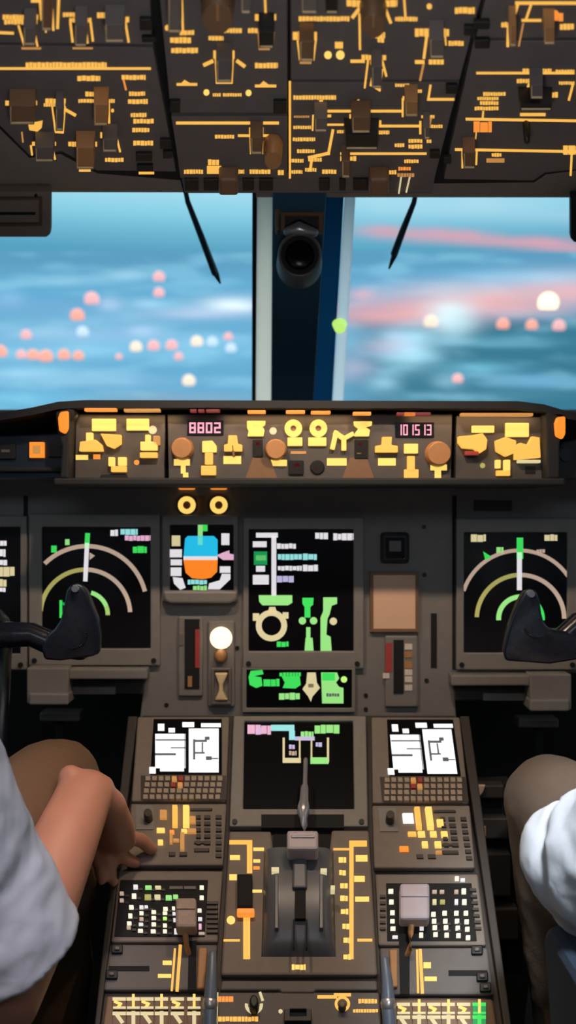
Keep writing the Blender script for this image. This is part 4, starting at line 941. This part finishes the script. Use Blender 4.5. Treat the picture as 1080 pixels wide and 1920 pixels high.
for k in (-1, 1): b.loft([V(.64+k*.1, 1.5, -.12), V(.64+k*.12, 1.62, -.16)], [.045, .035], sk)
bd = b.build('body', o); remesh(bd, .005, 5); hairs(o, nek)
KR = P3(1034, 1504, 1.45)
b = MB(); t_ = M['trous2']
b.loft([V(.56, .95, .47), V(.46, 1.2, .53), KR+V(.006, -.03, 0), KR], [.1, .088, .071, .068], t_, 28); b.loft([KR, KR+V(.04, .04, -.3), V(.47, 1.5, -.1)], [.066, .06, .05], t_, 24)
b.loft([V(.70, .95, .47), V(.80, 1.2, .53), V(.86, 1.42, .6)], [.1, .088, .068], t_, 28); b.loft([V(.86, 1.42, .6), V(.84, 1.5, -.1)], [.066, .05], t_, 24)
b.loft([V(.62, .95, .36), V(.62, .95, .54)], [(.17, .13), (.16, .13)], t_, 28)
q = b.build('trousers', o); remesh(q, .006, 8, disp=(.008, .05))
b = MB(); t_ = M['shirt']
b.loft([V(.62, .93, .50), V(.62, .91, .66), V(.62, .9, .78), V(.62, .9, .87), V(.62, .91, .92)], [(.165, .135), (.165, .135), (.175, .135), (.12, .1), (.07, .065)], t_, 32)
b.loft([V(.52, .91, .82), P3(1300, 1510, .98), P3(1190, 1600, 1.04), P3(1105, 1615, 1.09), P3(1078, 1606, 1.1)], [.085, .088, .08, .074, .06], t_, 36)
b.loft([P3(1085, 1620, 1.1), P3(1150, 1690, 1.12)], [.058, .064], t_, 32, flat1=True)
b.loft([V(.72, .91, .82), V(.80, .95, .72), V(.83, .98, .62)], [.085, .078, .07], t_, 32, flat1=True)
q = b.build('shirt', o); remesh(q, .0055, 4, disp=(.009, .045))

# seats
for s, lab in ((-1, 'navy pilot seat under the left pilot'), (1, 'navy pilot seat with its armrest beside the right pilot\'s sleeve')):
    X = .61*s; o = thing('pilot_seat', lab, 'seat', (X, .85, -.2)); sn = M['seatn']
    b = MB(); b.box(X-.22, .68, .24, X+.22, 1.12, .335, sn); b.build('cushion', o, .03)
    b = MB(); b.box(X-.22, .58, .3, X+.22, .70, .95, sn); b.build('backrest', o, .03)
    b = MB(); b.box(X-.16, .60, .98, X+.16, .68, 1.12, sn); b.build('headrest', o, .03)
    b = MB(); b.box(X-.1, .72, -.2, X+.1, 1.0, .24, M['void']); b.build('base', o, .01)
    for k in (-1, 1):
        inner = (k != s)
        if inner and s < 0: x0, x1 = sorted((s*.40, s*.345))
        elif inner: x0, x1 = .285, .36
        else: x0, x1 = sorted((s*.88, s*.83))
        b = MB(); ys = 1.14 if s > 0 else .86
        prof_ = [(.66, .30), (.66, .545), (ys-.02, .545), (ys, .525), (ys-.10, .25)]
        n = len(prof_); b.add([V(x0, y, z) for y, z in prof_]+[V(x1, y, z) for y, z in prof_], [list(range(n)), list(range(n, 2*n))]+[[i, (i+1) % n, n+(i+1) % n, n+i] for i in range(n)], sn)
        b.build('armrest', o, .012)

# ------------------------------------------------------------------ outside: ground, lights, sky
HZ = 470.0; SL = (960-HZ)/F; HGT = 60.0
def gnd(px, py, up=0.0):
    v = (960-py)/F; u = (px-540)/F; y = HGT/max(1e-4, (SL-v)); return V(u*y, y, 1+v*y+up)
LP = [  # soft ground patches with pink reflections, glare and clouds painted in: px, py, rx, ry, colour, strength
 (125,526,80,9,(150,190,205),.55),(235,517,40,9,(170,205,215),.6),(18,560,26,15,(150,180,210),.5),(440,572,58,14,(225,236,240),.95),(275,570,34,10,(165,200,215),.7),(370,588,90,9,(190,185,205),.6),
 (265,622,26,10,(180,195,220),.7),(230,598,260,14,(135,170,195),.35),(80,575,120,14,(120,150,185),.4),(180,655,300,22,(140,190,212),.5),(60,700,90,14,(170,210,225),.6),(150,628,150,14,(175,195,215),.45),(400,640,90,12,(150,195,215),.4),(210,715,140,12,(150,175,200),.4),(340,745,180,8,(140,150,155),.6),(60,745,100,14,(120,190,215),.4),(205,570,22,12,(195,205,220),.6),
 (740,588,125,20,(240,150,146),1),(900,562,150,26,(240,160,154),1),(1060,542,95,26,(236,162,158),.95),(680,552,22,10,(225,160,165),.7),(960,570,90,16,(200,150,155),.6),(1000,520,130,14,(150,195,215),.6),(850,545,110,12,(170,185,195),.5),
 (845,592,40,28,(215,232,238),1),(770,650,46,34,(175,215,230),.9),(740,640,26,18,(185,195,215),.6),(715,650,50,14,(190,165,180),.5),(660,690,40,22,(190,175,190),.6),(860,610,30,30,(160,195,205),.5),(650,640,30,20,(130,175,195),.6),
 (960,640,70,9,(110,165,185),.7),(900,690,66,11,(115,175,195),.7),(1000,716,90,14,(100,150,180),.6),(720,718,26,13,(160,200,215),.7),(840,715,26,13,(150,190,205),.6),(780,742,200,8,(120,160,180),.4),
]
def smooth(a, b_, x): t = min(1, max(0, (x-a)/(b_-a))); return t*t*(3-2*t)
from mathutils import noise as NS
gv = []; gc = []; gf = []
ys = [HZ+3+(900-HZ-3)*(j/110)**1.6 for j in range(111)]; xs = [-900+i*12.5 for i in range(225)]
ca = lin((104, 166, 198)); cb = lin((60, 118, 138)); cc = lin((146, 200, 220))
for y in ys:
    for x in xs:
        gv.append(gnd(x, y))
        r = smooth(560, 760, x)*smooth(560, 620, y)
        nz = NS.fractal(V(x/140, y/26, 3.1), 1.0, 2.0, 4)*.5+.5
        hz = .82+.18*smooth(480, 540, y); c = [(a*(1-r)+q_*r)*hz for a, q_ in zip(ca, cb)]  # horizon haze painted in: ground colour dimmed there to meet the sky
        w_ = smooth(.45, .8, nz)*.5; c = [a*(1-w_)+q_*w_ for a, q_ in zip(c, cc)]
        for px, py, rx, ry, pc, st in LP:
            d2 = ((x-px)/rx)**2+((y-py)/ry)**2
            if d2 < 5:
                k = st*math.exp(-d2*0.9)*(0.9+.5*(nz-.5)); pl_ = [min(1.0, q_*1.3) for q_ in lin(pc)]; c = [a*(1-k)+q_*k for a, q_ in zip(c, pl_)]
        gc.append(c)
nx = len(xs)
for j in range(len(ys)-1):
    for i in range(nx-1): a = j*nx+i; gf.append([a, a+1, a+nx+1, a+nx])
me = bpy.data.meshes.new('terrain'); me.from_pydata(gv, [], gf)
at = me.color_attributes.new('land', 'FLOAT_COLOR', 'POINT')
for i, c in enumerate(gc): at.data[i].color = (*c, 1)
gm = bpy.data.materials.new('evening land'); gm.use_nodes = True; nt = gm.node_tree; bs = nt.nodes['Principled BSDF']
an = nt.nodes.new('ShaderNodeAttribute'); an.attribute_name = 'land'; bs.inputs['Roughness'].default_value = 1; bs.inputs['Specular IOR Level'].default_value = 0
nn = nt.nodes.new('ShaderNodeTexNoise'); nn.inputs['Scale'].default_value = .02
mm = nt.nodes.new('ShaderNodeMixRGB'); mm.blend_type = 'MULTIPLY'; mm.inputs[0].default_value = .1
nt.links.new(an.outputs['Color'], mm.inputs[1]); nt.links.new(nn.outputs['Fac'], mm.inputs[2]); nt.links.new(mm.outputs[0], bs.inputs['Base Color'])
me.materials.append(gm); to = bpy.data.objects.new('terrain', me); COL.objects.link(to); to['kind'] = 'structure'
LC = {'pk': emit('pink city light', (250, 184, 184), 1.0), 'or': emit('coral city light', (252, 170, 150), 1.05), 'wh': emit('pale city light', (205, 225, 240), 1.0), 'ye': emit('cream city light', (255, 226, 200), 1.1), 'br': emit('bright city light', (255, 240, 190), 1.8)}
LT = [(298,527,12,'pk','upper pink city light of the pair one above the other, left pane'),(298,556,11,'pk','lower pink city light of the pair one above the other, left pane'),
 (172,570,15,'pk','bright pink city light left of that pair, highest in its cluster'),(145,600,14,'or','coral city light just below the bright pink one, left pane'),(155,630,12,'wh','pale white city light under the coral one, left pane'),
 (49,635,11,'pk','pink city light alone above the coral row, far left'),(0,668,14,'or','coral city light at the very left edge of the row'),(40,671,10,'pk','first pink city light inside the coral row from its left end'),(62,673,12,'or','second light inside the coral row from its left end'),(86,677,14,'or','brightest coral city light at the middle of the left row'),
 (120,673,12,'or','coral city light second from the right end of the left row'),(147,674,11,'or','coral city light at the right end of the left row'),
 (255,658,12,'ye','cream city light starting the spaced row in the middle of the left pane'),(288,656,12,'pk','second light of the spaced row, pink'),(322,655,12,'pk','third light of the spaced row, pink'),(369,648,12,'ye','fourth light of the spaced row, cream'),
 (398,648,11,'wh','fifth light of the spaced row, bluish white'),(428,637,9,'pk','small dim pink city light above the end of the spaced row'),(433,660,11,'wh','bluish white light ending the spaced row near the post'),
 (354,722,13,'ye','peach city light alone low in the left pane near the glareshield'),(223,673,7,'pk','tiny pink city light between the two left rows'),(335,674,9,'pk','small pink light just under the spaced row'),
 (1028,579,20,'br','large bright yellow-white city light in the right pane'),(943,616,13,'or','leftmost of three pink lights under the bright one, right pane'),(997,617,12,'or','middle of three pink lights under the bright one, right pane'),(1048,619,13,'pk','rightmost of three pink lights under the bright one, right pane'),
 (808,612,14,'ye','cream city light left of the pale patch, right pane'),(858,717,11,'pk','small pinkish light low in the right pane'),(715,431,1,'pk','')]
for px, py, r, c, lab in LT:
    if not lab: continue
    p = gnd(px, py); rr = r/F*p.y*0.95
    b = MB(); b.sphere(p+V(0, 0, rr*.6), rr, LC[c], (1, 1, 1), 16, 10); q = b.build('city_light'); tag(q, lab, 'light', 'city lights beyond the windscreen')

w = bpy.data.worlds.new('dusk sky'); SC.world = w; w.use_nodes = True; nt = w.node_tree; N = nt.nodes; Lk = nt.links
bg = N['Background']; tc = N.new('ShaderNodeTexCoord'); sx = N.new('ShaderNodeSeparateXYZ'); Lk.new(tc.outputs['Generated'], sx.inputs[0])
cr = N.new('ShaderNodeValToRGB'); Lk.new(sx.outputs['Z'], cr.inputs[0])
st = [(0.0,(40,90,110)),(.20,(84,158,190)),(.247,(88,160,190)),(.266,(112,184,210)),(.284,(142,208,229)),(.30,(164,219,236)),(.40,(200,234,245)),(.6,(286,291,294))]
e_ = cr.color_ramp.elements
while len(e_) < len(st): e_.new(.5)
for k, (p, c) in zip(e_, st): k.position = p; k.color = lin(c)+(1,)
def mth(op, a, b_=None, **k):
    n = N.new('ShaderNodeMath'); n.operation = op
    for i, v in enumerate((a, b_)):
        if v is None: continue
        if isinstance(v, (int, float)): n.inputs[i].default_value = v
        else: Lk.new(v, n.inputs[i])
    n.use_clamp = k.get('clamp', False); return n.outputs[0]
yy = mth('MAXIMUM', sx.outputs['Y'], .05); ee = mth('DIVIDE', sx.outputs['Z'], yy); aa = mth('DIVIDE', sx.outputs['X'], yy)
nz = N.new('ShaderNodeTexNoise'); nz.inputs['Scale'].default_value = 14; nz.inputs['Detail'].default_value = 3
mp_ = N.new('ShaderNodeMapping'); mp_.inputs['Scale'].default_value = (1, 1, 4); Lk.new(tc.outputs['Generated'], mp_.inputs[0]); Lk.new(mp_.outputs[0], nz.inputs['Vector'])
def band(a0, px, py, slope, wid, col, amt, src, l0=.05, l1=.09):
    c0 = (960-py)/F; x0 = (px-540)/F
    line = mth('ADD', mth('MULTIPLY', mth('SUBTRACT', aa, x0), slope), c0)
    line = mth('ADD', line, mth('MULTIPLY', mth('SUBTRACT', nz.outputs['Fac'], .5), .012))
    d = mth('DIVIDE', mth('SUBTRACT', ee, line), wid); g = mth('EXPONENT', mth('MULTIPLY', mth('MULTIPLY', d, d), -1.0))
    lm = mth('DIVIDE', mth('SUBTRACT', aa, l0), l1-l0, clamp=True)
    f_ = mth('MULTIPLY', mth('MULTIPLY', g, lm), mth('MULTIPLY', mth('ADD', nz.outputs['Fac'], .35), amt), clamp=True)
    mx = N.new('ShaderNodeMixRGB'); Lk.new(f_, mx.inputs[0]); Lk.new(src, mx.inputs[1]); mx.inputs[2].default_value = lin(col)+(1,); return mx.outputs[0]
c1 = band(0, 690, 432, -.085, .0065, (214,165,180), 1.0, cr.outputs[0])
c2 = band(0, 1000, 395, -.05, .014, (190,225,240), .5, c1)
Lk.new(c2, bg.inputs['Color']); bg.inputs['Strength'].default_value = 1.1

# ------------------------------------------------------------------ lights
def area(name, loc, tgt, sx_, sy_, pw, col):
    l = bpy.data.lights.new(name, 'AREA'); l.shape = 'RECTANGLE'; l.size = sx_; l.size_y = sy_; l.energy = pw; l.color = col
    o = bpy.data.objects.new(name, l); COL.objects.link(o); o.location = loc; o.rotation_euler = (Vector(tgt)-Vector(loc)).to_track_quat('-Z', 'Y').to_euler(); return o
area('cabin fill', (0, -.5, 1.7), (0, 1.3, .8), 1.2, .5, 6.5, (.80, .90, 1))  # unseen soft fill for the light from the cabin behind
def spot(name, loc, tgt, pw, col, ang, r=.02, blend=.6):
    l = bpy.data.lights.new(name, 'SPOT'); l.energy = pw; l.color = col; l.spot_size = math.radians(ang); l.spot_blend = blend; l.shadow_soft_size = r
    o = bpy.data.objects.new(name, l); COL.objects.link(o); o.location = loc; o.rotation_euler = (Vector(tgt)-Vector(loc)).to_track_quat('-Z', 'Y').to_euler()
for x in (-.16, .16): spot('map lamp', (x, 1.2, 1.385), (x*.6, 1.66, .72), 8, (1, .76, .55), 100, .012, .5)
spot('overhead fill', (0, .4, .9), (0, 1.02, 1.46), 7, (.95, .96, 1), 56, .08, .5)  # unseen spot added to brighten the overhead panels from below
spot('sleeve fill', (-.25, .3, 1.7), (-.45, .98, .70), 46, (.98, .90, 1), 31, .08)  # unseen spot behind the camera, added to brighten the left sleeve
spot('sleeve fill', (.30, .3, 1.7), (.47, 1.02, .68), 130, (.86, .95, 1), 31, .08)  # same added fill for the right sleeve
for x in (-.27, 0, .29):
    area('glareshield strip lamp', (x, 1.575, Z(778, 1.575)), (x, 1.6, 1.0), .2, .008, .07, (1, .62, .3))

# ------------------------------------------------------------------ camera
cd = bpy.data.cameras.new('camera'); cam = bpy.data.objects.new('camera', cd); COL.objects.link(cam)
cam.location = CAM; cam.rotation_euler = (math.pi/2, 0, 0)
cd.sensor_fit = 'HORIZONTAL'; cd.sensor_width = 36; cd.lens = 36*F/1080; cd.clip_start = .01; cd.clip_end = 60000
cd.dof.use_dof = True; cd.dof.focus_distance = 1.35; cd.dof.aperture_fstop = (cd.lens/1000)/.008
SC.camera = cam
vs_ = SC.view_settings; vs_.view_transform = 'Standard'; vs_.look = 'None'; vs_.gamma = 1; vs_.exposure = 0; vs_.use_curve_mapping = False
try:
    SC.cycles.use_denoising = True; SC.cycles.max_bounces = 6; SC.cycles.sample_clamp_indirect = 4
except Exception: pass
